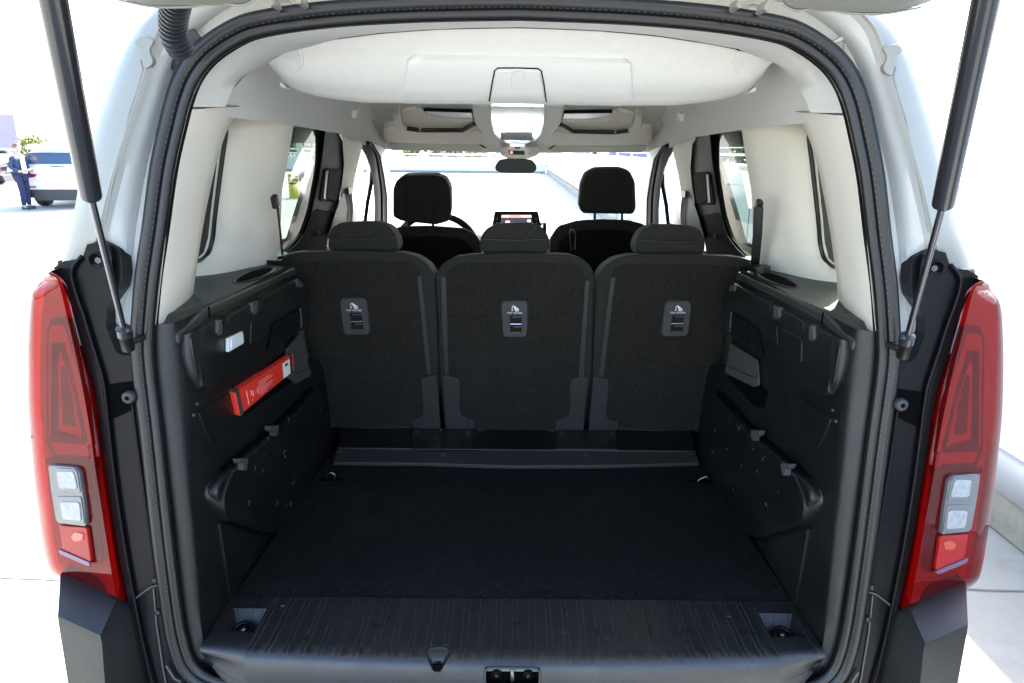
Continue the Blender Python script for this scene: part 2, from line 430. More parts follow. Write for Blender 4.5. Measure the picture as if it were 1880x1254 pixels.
# pavilion with pale lilac wall on the deck, behind the parked cars
pv = thing('pavilion', 'pale lilac rooftop pavilion behind the man and the parked cars', 'building', (-28.2, 39, GZ))
def pb(c, d, nm, m, bv=0): return G().box(Vector((-28.2, 39, 0)) + Vector(c), d).obj(nm, m, pv, bevel=bv)
pb((-6, 3, 1.5), (12, 6, 3.2), 'wall', lilac2); pb((-6, 3, 3.5), (12.3, 6.3, .8), 'fascia', whitewall, .03)
pb((-4, -.12, 4.2), (6, .14, .42), 'sign_board', pinkw, .02); pb((-2.2, -.07, 1.9), (.10, .12, 2.2), 'drain_pipe', lilac); pb((-2.1, -.09, .9), (.5, .15, .1), 'pipe_bracket', lilac)
pv.rotation_euler = (0, 0, R(38))

# trees
bark = mat('bark', (.09, .07, .05), .9, bump=.6, bscale=20, bdist=.02)
def leafmat(name, a, b):
    m = mat(name, a, .7, var=.0); t = m.node_tree; p = t.nodes['Principled BSDF']
    oi = t.nodes.new('ShaderNodeNewGeometry'); mx = t.nodes.new('ShaderNodeMix'); mx.data_type = 'RGBA'
    mx.inputs[6].default_value = (*a, 1); mx.inputs[7].default_value = (*b, 1)
    t.links.new(oi.outputs['Random Per Island'], mx.inputs[0]); t.links.new(mx.outputs[2], p.inputs['Base Color']); return m
leaf_yel = leafmat('yellow_green_leaves', (.07, .11, .018), (.17, .19, .045))
leaf_grn = leafmat('mid_green_leaves', (.035, .07, .015), (.10, .14, .04))
leaf_drk = leafmat('dark_green_leaves', (.02, .04, .01), (.06, .09, .025))
def tree(x, y, zb, h, r, m, label, n=900, ls=.28, group=None):
    t = thing('tree', label, 'tree', (x, y, zb), group)
    rnd = random.Random(int(x * 31 + y * 17))
    g = G(); top = V(x, y, zb + h * .75)
    g.tube([V(x, y, zb), V(x + .1, y, zb + h * .3), V(x, y, zb + h * .55), top], [h * .028, h * .022, h * .015, .03], 8)
    for k in range(6):
        a = k * 1.05 + rnd.random(); z0 = zb + h * (.3 + .07 * k)
        g.tube([V(x, y, z0), V(x + math.cos(a) * r * .4, y + math.sin(a) * r * .4, z0 + h * .1), V(x + math.cos(a) * r * .75, y + math.sin(a) * r * .75, z0 + h * .17)], [h * .012, h * .008, .02], 6)
    g.obj('trunk', bark, t)
    cl = []
    for k in range(16):
        while True:
            q = Vector((rnd.uniform(-1, 1), rnd.uniform(-1, 1), rnd.uniform(-1, 1)))
            if q.length < 1: break
        cl.append((V(x + q.x * r * .72, y + q.y * r * .72, zb + h * .62 + q.z * h * .30), r * rnd.uniform(.28, .5)))
    g = G()
    for k in range(n):
        c, cr_ = cl[rnd.randrange(16)]
        d = Vector((rnd.gauss(0, 1), rnd.gauss(0, 1), rnd.gauss(0, 1))).normalized()
        p = c + d * cr_ * rnd.random() ** .4
        a = Vector((rnd.gauss(0, 1), rnd.gauss(0, 1), rnd.gauss(0, 1))).normalized(); b = a.orthogonal().normalized(); b = (b * math.cos(k) + a.cross(b) * math.sin(k))
        s_ = ls * rnd.uniform(.6, 1.3)
        g.add([p - a * s_, p + b * s_ * .55, p + a * s_, p - b * s_ * .55], [(0, 1, 2, 3)])
    g.obj('crown', m, t, weld=False)
GB = -11
tg_ = 'trees beyond the deck'
tree(-32.4, 47, GB, 15.3, 2.2, leaf_yel, 'yellow green tree rising behind the roof of the white SUV', 4500, .10)
tree(-35.8, 49.5, GB, 14.6, 1.1, leaf_yel, 'slim yellow green tree between the lilac pavilion and the rounder tree', 2500, .10)
tree(-23, 56, GB, 15.5, 4.2, leaf_drk, 'dark green tree seen through the left sliding door window', 1700, .3)
tree(-18.5, 60, GB, 16.5, 3.8, leaf_grn, 'broad mid green tree through the right part of the left door window', 1500, .3)
rr = random.Random(5)
wl = [('leftmost yellow green tree over the railing in the windscreen', leaf_yel), ('green tree over the railing above the left headrest', leaf_grn), ('yellow tree left of the interior mirror', leaf_yel),
      ('yellow green tree right of the interior mirror', leaf_yel), ('green tree above the gap beside the right headrest', leaf_grn), ('dark green tree left of the purple block', leaf_drk)]
for k, (lb, lm) in enumerate(wl):
    tree(-10.5 + k * 3.5, 64 + rr.uniform(-4, 4), GB, 14.5 + rr.uniform(-.5, .9), 2.6, lm, lb, 1100, .26)
tree(8.2, 25, GB, 15.6, 2.6, leaf_drk, 'dark tree behind the near wall in the right sliding door window', 3500, .17)
tree(8.0, 31, GB, 16.2, 2.6, leaf_grn, 'tall green tree further along behind the near parapet', 2600, .18)

# ================================================================== OTHER VEHICLES, PERSON, BOLLARDS
tyre = mat('tyre_rubber', (.025, .025, .026), .8)
alloy = mat('alloy_rim', (.55, .56, .57), .3, .8)
carwhite = mat('white_car_paint', (.78, .79, .80), .25, coat=.8)
cardark = mat('dark_car_paint', (.02, .026, .036), .25, .3, coat=.8)
carglass = mat('car_glass', (.03, .06, .12), .06, coat=.5)
carblack = mat('car_black_trim', (.03, .032, .035), .5)
carred = mat('tail_red', (.30, .03, .08), .2, coat=.6)
def vehicle(name, label, cat, loc, yaw, L, Wd, H, body, suv):
    """rear at local y=0, nose at +y"""
    t = thing(name, label, cat, (0, 0, 0))
    hw = Wd / 2; zc = .28 if suv else .2
    prof = []   # side profile: y, z top of body shell at belt then roof
    def ring(y, z0, zb, zr, wb, wr):
        return [V(-wb * .93, y, z0), V(-wb, y, z0 + .18), V(-wb * 1.0, y, zb - .12), V(-wb * .955, y, zb), V(-wr, y, zr - .10), V(-wr * .82, y, zr - .015), V(0, y, zr), V(wr * .82, y, zr - .015), V(wr, y, zr - .10), V(wb * .955, y, zb), V(wb, y, zb - .12), V(wb, y, z0 + .18), V(wb * .93, y, z0)]
    bz = H * .60
    rings = [ring(.10, zc + .12, bz * .72, bz * .74, hw * .90, hw * .86), ring(.02, zc + .16, bz * .80, bz * .82, hw * .95, hw * .90), ring(.03, zc + .05, bz * .96, bz, hw * .97, hw * .88), ring(.12, zc, bz, H * .84, hw, hw * .80), ring(.36, zc, bz, H * .965, hw, hw * .72), ring(.8, zc, bz, H * .995, hw, hw * .70), ring(L * .36, zc, bz, H, hw, hw * .70),
             ring(L * .52, zc, bz, H * .97, hw, hw * .68), ring(L * .62, zc, bz * .98, H * .82, hw, hw * .70), ring(L * .72, zc, bz * .95, bz * .99, hw, hw * .84), ring(L * .88, zc, bz * .86, bz * .88, hw * .97, hw * .84), ring(L * .97, zc + .04, bz * .72, bz * .74, hw * .90, hw * .80), ring(L, zc + .1, bz * .55, bz * .57, hw * .80, hw * .7)]
    parts = []
    g = G(); g.grid(rings); g.f.append(tuple(range(13))); o = len(g.v) - 13; g.f.append(tuple(range(o + 12, o - 1, -1)))
    g.f += [(i * 13, i * 13 + 12, i * 13 + 25, i * 13 + 13) for i in range(len(rings) - 1)]
    parts.append(g.obj('body', body, t, sub=1, smooth=60))
    q = [V(-hw * .70, .13, H * .84), V(hw * .70, .13, H * .84), V(hw * .80, .02, bz + .12), V(-hw * .80, .02, bz + .12)]
    parts.append(G().prism(roundpoly(q, .08), (0, .05, .0)).obj('rear_window', carglass, t))
    q = [V(-hw * .70, .0, H * .93), V(hw * .70, .0, H * .93), V(hw * .74, .33, H * .965), V(-hw * .74, .33, H * .965)]
    parts.append(G().prism(roundpoly(q, .05), (0, 0, -.07)).obj('spoiler', body, t, bevel=.01))
    for s in (-1, 1):
        x = s * hw * .93
        q = [V(x, .55, bz + .05), V(x, L * .63, bz + .04), V(s * hw * .80, L * .50, H * .89), V(s * hw * .79, .75, H * .90)]
        parts.append(G().prism(roundpoly(q, .06), (s * .025, 0, 0)).obj('side_window', carglass, t))
        q = [V(s * hw * .52, -.02, bz * .86), V(s * hw * .94, .02, bz * .90), V(s * hw * .985, .16, bz * .84), V(s * hw * .92, .0, bz * .76), V(s * hw * .58, -.03, bz * .79)]
        parts.append(G().prism(q, (0, .06, 0)).obj('tail_light', carred, t, bevel=.01))
        parts.append(G().box((s * hw * .72, -.035, zc + .27), (.28, .04, .04)).obj('reflector', carred, t, bevel=.008))
        parts.append(G().tube([V(s * hw * .70, -.06, zc + .06), V(s * hw * .70, .2, zc + .06)], .075, 12).obj('exhaust_tip', chrome, t)) if suv else None
        parts.append(G().prism([V(s * hw * .99, L * .60, bz), V(s * (hw + .2), L * .59, bz + .02), V(s * (hw + .2), L * .59, bz + .16), V(s * hw * .99, L * .60, bz + .12)], (0, .14, 0)).obj('door_mirror', body, t, bevel=.03))
        for yy in (L * .20, L * .81):
            r_ = .36 if suv else .31
            wc = V(s * (hw - .13), yy, r_)
            g = G(); rows = []
            for (dx, rr_) in ((-.11, r_ * .62), (-.12, r_ * .94), (-.08, r_), (.08, r_), (.125, r_ * .93), (.125, r_ * .66)):
                rows.append([wc + V(s * dx, rr_ * math.cos(a * math.pi / 14), rr_ * math.sin(a * math.pi / 14)) for a in range(28)])
            g.grid(rows, closeu=True); ty = g.obj('tyre', tyre, t); ty.name = 'wheel'; parts.append(ty)
            g = G(); g.cyl(wc + V(s * .02, 0, 0), wc + V(s * .06, 0, 0), r_ * .66, n=24)
            for k in range(5):
                a = k * 2 * math.pi / 5; c = wc + V(s * .085, math.cos(a) * r_ * .36, math.sin(a) * r_ * .36)
                g.box(c, (.06, .10, r_ * .66), Matrix.Rotation(-(a - math.pi / 2) * 1, 3, 'X') if s > 0 else Matrix.Rotation(-(a - math.pi / 2), 3, 'X'))
            rm = g.obj('rim', alloy, t); rm.parent = ty; parts.append(rm)
    q = [V(-hw * .80, -.05, zc + .20), V(hw * .80, -.05, zc + .20), V(hw * .62, -.04, zc - .08), V(-hw * .62, -.04, zc - .08)]
    parts.append(G().prism(roundpoly(q, .05), (0, .2, 0)).obj('rear_bumper', carblack, t, bevel=.02))
    parts.append(G().box((0, -.035, bz * .66), (.52, .03, .13)).obj('number_plate', paper, t, bevel=.004))
    parts.append(G().box((0, -.03, bz + .06), (.36, .02, .025), Matrix.Rotation(.06, 3, 'Y')).obj('wiper', carblack, t))
    t.location = loc; t.rotation_euler = (0, 0, yaw)
    return t
vehicle('parked_car', 'white SUV with a dark rear spoiler and twin exhausts, parked beside the man', 'car', (-11.98, 17.2, GZ), R(10), 4.7, 1.94, 1.68, carwhite, True)
vehicle('parked_car', 'dark grey car at the left edge behind the man in blue', 'car', (-21.3, 28.4, GZ), R(97), 4.4, 1.82, 1.52, cardark, False)
vehicle('parked_car', 'white car glimpsed through the left rear quarter window', 'car', (-6.5, 16.0, GZ), R(90), 3.5, 1.80, 1.55, carwhite, False)

skin = mat('skin', (.55, .33, .24), .5); hairm = mat('brown_hair', (.16, .09, .045), .7)
jacket = mat('blue_jacket_cloth', (.022, .045, .11), .8, var=.1, vscale=20); trou = mat('dark_blue_trouser_cloth', (.014, .02, .07), .8); shirt = mat('white_shirt_cloth', (.8, .8, .8), .8)
shoem = mat('dark_shoe', (.02, .022, .03), .4)
def skinned(name, pts, edges, radii, m, parent, root=0, sub=2):
    me = bpy.data.meshes.new(name); me.from_pydata([tuple(p) for p in pts], edges, []); o = bpy.data.objects.new(name, me); COL.objects.link(o)
    md = o.modifiers.new('skin', 'SKIN'); sv = me.skin_vertices[0].data
    for i, r in enumerate(radii): sv[i].radius = r if isinstance(r, tuple) else (r, r); sv[i].use_root = (i == root)
    md.use_smooth_shade = True
    o.modifiers.new('sub', 'SUBSURF').render_levels = sub; o.modifiers['sub'].levels = sub
    me.materials.append(m); o.parent = parent; return o
man = thing('person', 'man in a blue jacket, white shirt and blue trousers reading beside the white SUV', 'person', (0, 0, 0))
# local: faces +x, z up
P = [(0, 0, .95), (0, 0, 1.10), (.0, 0, 1.28), (.0, 0, 1.42), (.02, 0, 1.50), (.05, 0, 1.57),
     (0, .10, .90), (.01, .11, .50), (-.02, .12, .09), (.14, .13, .04),
     (.03, -.10, .90), (.10, -.12, .50), (.08, -.13, .09), (.23, -.14, .04),
     (0, .19, 1.40), (-.03, .25, 1.13), (.18, .17, 1.03), (.27, .11, 1.05),
     (0, -.19, 1.40), (-.02, -.25, 1.13), (.19, -.18, 1.03), (.27, -.12, 1.05)]
Eg = [(0, 1), (1, 2), (2, 3), (3, 4), (4, 5), (0, 6), (6, 7), (7, 8), (8, 9), (0, 10), (10, 11), (11, 12), (12, 13), (3, 14), (14, 15), (15, 16), (16, 17), (3, 18), (18, 19), (19, 20), (20, 21)]
rad = [(.12, .15), (.11, .14), (.12, .17), (.10, .16), .055, .055, .085, .062, .042, .035, .085, .062, .042, .035, .062, .048, .038, .03, .062, .048, .038, .03]
skinned('body', P, Eg, rad, skin, man)
skinned('trousers', P[:1] + P[6:9] + P[10:13], [(0, 1), (1, 2), (2, 3), (0, 4), (4, 5), (5, 6)], [(.135, .165), .105, .078, .062, .105, .078, .062], trou, man)
J = [(0, 0, .86), (0, 0, 1.08), (0, 0, 1.28), (0, 0, 1.43)] + P[14:17] + P[18:21]
skinned('jacket', J, [(0, 1), (1, 2), (2, 3), (3, 4), (4, 5), (5, 6), (3, 7), (7, 8), (8, 9)], [(.15, .19), (.135, .17), (.145, .20), (.11, .16), .085, .065, .052, .085, .065, .052], jacket, man)
G().prism([V(.135, -.06, 1.47), V(.135, .06, 1.47), V(.165, .075, .98), V(.165, -.075, .98)], (.03, 0, 0)).obj('shirt', shirt, man, bevel=.01)
g = G().ball((.055, 0, 1.655), .095, .078, .118, 16, 12); g.ball((.15, 0, 1.64), .018, .014, .022, 8, 6); g.ball((.05, .08, 1.65), .02, .012, .03, 8, 6); g.ball((.05, -.08, 1.65), .02, .012, .03, 8, 6); g.box((.138, 0, 1.595), (.02, .05, .012))
g.obj('head', skin, man, smooth=70)
g = G().ball((.03, 0, 1.69), .105, .088, .105, 16, 10); g.obj('hair', hairm, man, smooth=70)
for s in (-1, 1):
    b = V(-.03 if s > 0 else .07, .12 * s, 0)
    G().prism(roundpoly([b + V(-.06, -.045, .0), b + V(.20, -.05, .0), b + V(.23, 0, .0), b + V(.20, .05, .0), b + V(-.06, .045, .0)], .03), (0, 0, .09)).obj('shoe', shoem, man, bevel=.02)
    hb = V(.27, .11 * s, 1.05); g = G().ball(hb + V(.03, 0, 0), .05, .022, .04, 10, 6)
    for k in range(4): g.tube([hb + V(.05, 0, .025 - k * .017), hb + V(.10 - .006 * abs(k - 1), -.01 * s, .028 - k * .018), hb + V(.125 - .008 * abs(k - 1), -.03 * s, .026 - k * .017)], [.010, .009, .007], 6)
    g.tube([hb + V(.0, 0, .03), hb + V(.04, -.015 * s, .055), hb + V(.075, -.03 * s, .05)], [.011, .010, .008], 6)
    g.obj('hand', skin, man, smooth=60)
man.location = (-12.72, 16.85, GZ); man.rotation_euler = (0, 0, R(-14)); man.scale = (.92, .92, .92)
ph = G().prism([V(-12.49, 16.72, .86), V(-12.36, 16.68, .88), V(-12.36, 16.82, .92), V(-12.49, 16.86, .90)], (0, 0, .02)).obj('booklet', paper, None)
tag(ph, 'white sheet of paper held by the man in the blue jacket', 'paper')

yel = mat('yellow_post_paint', (.75, .60, .06), .5, var=.08, vscale=9); blk = mat('black_band', (.02, .02, .02), .5); galv = mat('galvanised_pole', (.42, .44, .46), .4, .6)
lp = thing('lamp_post', 'tall grey metal lamp post standing among the yellow bollards', 'lamp post', (-7.1, 22.0, GZ))
G().tube([V(-7.1, 22.0, GZ), V(-7.1, 22.0, 3), V(-7.1, 22, 7.5)], [.11, .09, .06], 12).obj('pole', galv, lp)
G().box((-7.1, 22, 7.5), (.3, 1.2, .12)).obj('lamp_head', galv, lp, bevel=.03); G().box((-7.1, 22, GZ + .01), (.4, .4, .03)).obj('base_plate', galv, lp, bevel=.005)
def bollard(x, y, lb):
    t = thing('bollard', lb, 'bollard', (x, y, GZ), 'yellow bollards round the lamp post')
    G().tube([V(x, y, GZ), V(x, y, GZ + .78), V(x, y, GZ + .80)], [.085, .085, .05], 12).obj('post', yel, t)
    for k in range(3): G().cyl(V(x, y, GZ + .44 + k * .12), V(x, y, GZ + .49 + k * .12), .088, n=12).obj('band', blk, t)
    return t
for x, y, lb in ((-7.42, 21.85, 'leftmost yellow and black bollard left of the lamp post'), (-7.22, 21.7, 'yellow and black bollard in front of the lamp post'), (-6.78, 21.9, 'rightmost yellow and black bollard right of the lamp post')): bollard(x, y, lb)
lp2 = thing('lamp_post', 'white column beyond the windscreen left of the right headrest', 'lamp post', (5.6, 44.5, GZ))
G().tube([V(5.6, 44.5, GZ), V(5.6, 44.5, 5)], [.30, .28], 12).obj('pole', railm, lp2); G().box((5.6, 44.5, GZ + .05), (.8, .8, .1)).obj('base_plate', galv, lp2)

# ================================================================== THE CAR
car = thing('car', 'pale silver estate car with raised tailgate, open boot and black rear seats', 'car', (0, 1.6, GZ))
def Yop(z): return .072 * (z - .45)

# ---- rear opening: seal centre line (left half, bottom centre to top centre), then mirrored
SEAL = [(943, 1279), (700, 1277), (520, 1271), (430, 1262), (385, 1250), (352, 1228), (333, 1190), (318, 1120), (299, 968), (280, 790), (268, 690), (264, 640), (265, 600), (273, 510), (286, 420), (301, 310), (318, 231), (332, 177), (350, 134), (380, 97), (428, 64), (480, 45), (600, 28), (760, 18), (943, 14)]
sl = [PO(p) for p in SEAL]; sl[0].x = 0; sl[-1].x = 0
sl = smoothpath(sl, 5)
ringc = sl + [mir(1, v) for v in reversed(sl[1:-1])]
def offring(ring, d, dy):
    n = len(ring); out = []
    for i, p in enumerate(ring):
        t = (ring[(i + 1) % n] - ring[i - 1]); nn = Vector((t.z, 0, -t.x)).normalized()
        out.append(p + nn * d + Vector((0, dy, 0)))
    return out
# which way is outward
tst = offring(ringc, .01, 0); OUT = 1 if abs(tst[60].x) > abs(ringc[60].x) else -1
def ro(d, dy=0): return offring(ringc, OUT * d, dy)
seal = G().tube(ro(.0080, -.006), .0118, 12, closed=True).obj('door_seal', rubber, car, smooth=80)
G().tube(ro(-.0095, -.003), .0092, 12, closed=True).obj('inner_lip', rubber, seal, smooth=80)
a, b = ro(.019, .014), ro(-.017, .014)
G().grid([a, b], closeu=True).obj('seal_flange', rubber, seal)
a = ro(.016, -.002); b = ro(.0205, .004)
G().grid([a, b], closeu=True).obj('seal_edge', rubber, seal, solid=.002)
st = ro(-.0012, -.0135)
g = G(); n = len(st)
rs = resample(st + [st[0]], 900)
for i in range(0, 899, 2):
    if rs[i].z > .62: g.tube([rs[i], rs[i].lerp(rs[i + 1], .7)], .0005, 4)
o = g.obj('stitching', stitch, seal); o['kind'] = 'stuff'

# ---- painted rear frame: jamb (seal to crease) and outer corner panel (crease to body corner), left then mirrored
FR = [  # seal px, fold px, crease px, corner px
 ((300, 960), (240, 960), (190, 930), (120, 940)),
 ((268, 690), (215, 690), (165, 660), (92, 660)),
 ((275, 500), (243, 500), (178, 480), (113, 486)),
 ((286, 420), (252, 420), (189, 420), (129, 420)),
 ((301, 310), (272, 305), (218, 308), (151, 312)),
 ((318, 231), (295, 222), (240, 240), (171, 236)),
 ((332, 177), (312, 165), (259, 182), (193, 172)),
 ((350, 134), (330, 112), (276, 128), (214, 117)),
 ((380, 97), (358, 66), (288, 84), (233, 80)),
 ((428, 64), (408, 24), (312, 30), (262, 42)),
 ((480, 45), (468, -2), (380, -14), (310, 2)),
 ((600, 28), (592, -28), (560, -50), (440, -45)),
 ((943, 14), (943, -40), (943, -70), (943, -92))]
def frame_rows():
    rows = []
    for i, (S, F, K, O) in enumerate(FR):
        s = PO(S, .016); k = PO(K, (.035, .035, .004, -.028)[i] if i < 4 else -.035); f = PO(F, (.035, .035, .028)[i] if i < 3 else .024); o = PY(O, .11)
        rows.append((s, f, k, o))
    for q in rows[-1]: q.x = 0
    return rows
fr_rows = frame_rows()
def densify(cols, n=5):
    return [smoothpath(c, n) for c in cols]
cols = densify(list(zip(*fr_rows)))
rows_s, rows_f, rows_k, rows_o = cols
for s in (-1, 1):
    # jamb
    R_ = []
    for a, f, k in zip(rows_s, rows_f, rows_k):
        R_.append(mirs(s, [a, a.lerp(f, .8), f + V(0, -.004, 0), f.lerp(k, .15) + V(0, -.012, 0), f.lerp(k, .55) + V(0, -.004, 0), k.lerp(f, .10) + V(0, .010, 0), k.lerp(f, .03) + V(0, .002, 0), k]))
    G().grid(R_).obj('rear_jamb', jamb_paint, car, smooth=32)
    R_ = []
    for k, o in zip(rows_k, rows_o):
        d = o - k
        R_.append(mirs(s, [k, k + d * .06 + V(0, -.007, 0), k + d * .20 + V(0, -.010, 0), k + d * .45 + V(0, -.016, 0), k + d * .72 + V(0, -.014, 0), k + d * .92 + V(0, -.004, 0), o, o + V(-.004 if o.z < 1.78 else 0, .05, .002), o + V(-.006 if o.z < 1.78 else 0, .25, .004)]))
    G().grid(R_).obj('corner_panel', paint, car, smooth=50)
    # small pressed steps and marks on the corner panel and jamb
    pts = [PO(p, -.042) for p in [(243, 78), (258, 66), (286, 72), (272, 92), (284, 116), (262, 130), (258, 92)]]
    slab('pressed_step', pts, (0, .012, 0), paint, car, .01, .003, s=s)
    pts = [PO(p, .012) for p in [(353, 44), (360, 56), (378, 66), (373, 70), (353, 62)]]
    slab('weld_tab', pts, (0, .01, 0), jamb_paint, car, 0, .002, s=s)
    pts = [PO(p, -.040) for p in [(246, 86), (260, 132), (250, 165), (252, 168), (263, 133), (249, 84)]]
    # seam sealer bead down the crease
    G().tube([mir(s, PO(p, -.036)) for p in [(258, 110), (262, 128), (252, 165), (238, 205), (228, 250), (208, 330), (192, 410)]], .0016, 6).obj('seam_bead', paint, car)
# circular emboss at right
c = mir(1, PO((318, 72), .018)); G().tube([c + V(.038 * math.cos(a * .35) * .8, 0, .038 * math.sin(a * .35)) for a in range(18)], .002, 6, closed=True).obj('embossed_ring', jamb_paint, car)

# ---- body side, roof, bonnet, wheels (the rest of the shell)
XO = [(GZ + .30, .885), (.45, .915), (.75, .925), (1.0, .91), (1.17, .875), (1.30, .825), (1.42, .775), (1.56, .715), (1.66, .668)]
def xo(z):
    for (z0, x0), (z1, x1) in zip(XO, XO[1:]):
        if z <= z1: return x0 + (x1 - x0) * max(0, (z - z0)) / (z1 - z0)
    return XO[-1][1]
YS = [.34, .37, .58, .86, 1.04, 1.10, 1.50, 1.62, 1.72, 2.30, 2.55, 2.75]
ZS = [.20, .45, .75, 1.0, 1.17, 1.30, 1.42, 1.515, 1.66]
for s in (-1, 1):
    g = G(); idx = {}
    for i, y in enumerate(YS):
        for j, z in enumerate(ZS):
            x = xo(z) - .02 * max(0, y - 2.2)
            yy = y + (max(0, 1.17 - z) * .0)
            idx[i, j] = len(g.v); g.v.append((s * x, yy, z))
    for i in range(len(YS) - 1):
        for j in range(len(ZS) - 1):
            win = 4 <= j < 7 and (i in (1,) or 3 <= i < 6 or 8 <= i < 9 or i == 9 and j < 6)
            if win: continue
            g.f.append((idx[i, j], idx[i + 1, j], idx[i + 1, j + 1], idx[i, j + 1]))
    bs = g.obj('body_side', paint, car, smooth=60)
    # lower rear quarter from the corner to the side
    g = G().grid([[V(s * (xo(z)), y, z) for z in ZS[:6]] for y in (.12, .34)]).obj('rear_quarter', paint, car, smooth=60)
# roof
rows = []
for y in (.355, .8, 1.15, 2.15, 2.3):
    d = -.0 if y < 1.5 else -(y - 1.5) * .09
    rows.append([V(x, y, z + d) for x, z in ((-.668, 1.66), (-.62, 1.72), (-.50, 1.775), (-.30, 1.805), (0, 1.815), (.30, 1.805), (.50, 1.775), (.62, 1.72), (.668, 1.66))])
g = G()
o = len(g.v); g.v = [tuple(v) for r in rows for v in r]
for i in range(4):
    for j in range(8):
        if i == 2 and 3 <= j <= 4: continue
        g.f.append((i * 9 + j, i * 9 + j + 1, (i + 1) * 9 + j + 1, (i + 1) * 9 + j))
g.obj('roof', paint, car, smooth=70)
G().grid([[V(-.30, 1.15, 1.803), V(0, 1.15, 1.813), V(.30, 1.15, 1.803)], [V(-.30, 2.15, 1.745), V(0, 2.15, 1.755), V(.30, 2.15, 1.745)]]).obj('roof_glass', gclear, car)
# bonnet
rows = []
for y, z, wd in ((2.95, 1.02, .80), (3.2, 1.04, .82), (3.5, 1.02, .83), (3.75, .96, .80), (3.9, .82, .76), (3.94, .5, .74)):
    rows.append([V(x * wd, y - .06 * x * x, z - .10 * x ** 4) for x in (-1, -.8, -.4, 0, .4, .8, 1)])
G().grid(rows).obj('bonnet', paint, car, smooth=70)
for s in (-1, 1):
    G().grid([[V(s * .885, y, z) for z in (.25, .6, .93)] for y in (2.75, 3.3, 3.85)]).obj('front_wing', paint, car, smooth=70)
    for y in (.72, 3.35):
        wc = V(s * .80, y, GZ + .33)
        g = G(); g.grid([[wc + V(s * dx, rr_ * math.cos(a * math.pi / 16), rr_ * math.sin(a * math.pi / 16)) for a in range(32)] for dx, rr_ in ((-.10, .2), (-.11, .31), (-.08, .33), (.08, .33), (.11, .31), (.11, .21))], closeu=True)
        wh = g.obj('wheel', tyre, car); g = G(); g.cyl(wc, wc + V(s * .09, 0, 0), .21, n=24); g.obj('rim', alloy, wh)
# floor pan and bulkhead, so that the cabin is closed from below
G().box((0, 1.5, .30), (1.70, 2.9, .04)).obj('floor_pan', bulk, car)
G().box((0, 2.93, .66), (1.66, .06, .72)).obj('bulkhead', bulk, car)
for s in (-1, 1): G().box((s * .80, 1.45, .72), (.10, 2.6, .80)).obj('inner_sill', bulk, car)
G().box((0, .10, .38), (1.30, .05, .16)).obj('rear_valance', bulk, car)

# ---- windows
def pane(name, pts, m, s, x0=-.79):
    return slab(name, [PS(p, x0) for p in pts], (-.004, 0, 0), m, car, .02, s=s)
for s in (-1, 1):
    X_ = lambda y, z: V(s * (xo(z) - .012), y, z)
    G().grid([[X_(.335, z) for z in (1.16, 1.30, 1.42, 1.56)], [X_(.59, z) for z in (1.16, 1.30, 1.42, 1.56)]]).obj('quarter_window', gtint, car)
    G().grid([[X_(.85, z) for z in (1.16, 1.30, 1.42, 1.56)], [X_(1.52, z) for z in (1.16, 1.30, 1.42, 1.56)]]).obj('sliding_door_window', gtint, car)
    G().grid([[X_(1.70, z) for z in (1.16, 1.30, 1.42, 1.56)], [X_(2.40, z) - V(s * .01, 0, 0) for z in (1.16, 1.30, 1.42, 1.56)]]).obj('front_door_window', gclear, car)
rows = [[V(x * .66, 2.18 - .05 * x * x, 1.60 - .03 * x * x) for x in (-1, -.5, 0, .5, 1)], [V(x * .72, 2.95 - .14 * x * x, 1.04) for x in (-1, -.5, 0, .5, 1)]]
G().grid(rows).obj('windscreen', gclear, car)

# ---- headliner (arched cloth, from the seal forward)
inn = [PO(p, .012) for p in [(345, 199), (351, 183), (359, 166), (371, 144), (394, 111), (436, 78), (480, 64), (600, 46), (760, 36), (943, 31)]]
inn[-1].x = 0
hz = [(-.578, 1.565), (-.574, 1.595), (-.566, 1.625), (-.55, 1.655), (-.52, 1.685), (-.47, 1.705), (-.40, 1.72), (-.30, 1.73), (-.14, 1.737), (0, 1.74)]
rows = []
full = lambda half: half + [mir(1, v) for v in reversed(half[:-1])]
rows.append(full(inn))
rows.append(full([V(p.x * 1.00, .10, p.z + .003) for p in inn]))
rows.append(full([V(p.x * .995, .16, p.z + .006) for p in inn]))
rows.append(full([V(p.x * .98, .22, p.z + .010) for p in inn]))
HLROW = len(rows); rows.append(None)
for y, dz, sx in ((.34, -.008, 1.0), (.55, -.008, 1.0), (.82, -.012, 1.0), (1.2, -.02, 1.0), (1.45, -.035, 1.0), (1.60, -.055, 1.0)):
    rows.append(full([V(x * sx, y, z + dz) for x, z in hz]))
_P0, _N0 = V(0, .26, 1.722), V(0, -.135, -.14)
_tp = resample([on(p, _P0, _N0) for p in [(484, 104), (500, 95), (550, 84), (600, 75), (700, 62), (800, 55), (880, 53), (943, 52)]], 7)
_tp[-1].x = 0
rows[HLROW] = full([V(-.575, .22, 1.568), V(-.572, .23, 1.60), V(-.562, .235, 1.64)] + [p + V(0, -.001, .0015) for p in _tp])
hl = G().grid(rows).obj('headliner', headl, car, smooth=60)
# side rails of the headliner running forward above the doors
for s in (-1, 1):
    rr_ = []
    for y, dz in ((.40, .0), (.82, .0), (1.2, -.01), (1.6, -.035), (2.0, -.06), (2.16, -.075)):
        rr_.append(mirs(s, [V(-.70, y, 1.60 + dz), V(-.605, y, 1.572 + dz), V(-.584, y, 1.568 + dz), V(-.570, y, 1.60 + dz), V(-.56, y, 1.64 + dz), V(-.53, y, 1.69 + dz), V(-.40, y, 1.74 + dz)]))
    G().grid(rr_).obj('roof_rail_trim', headl, car, smooth=60)

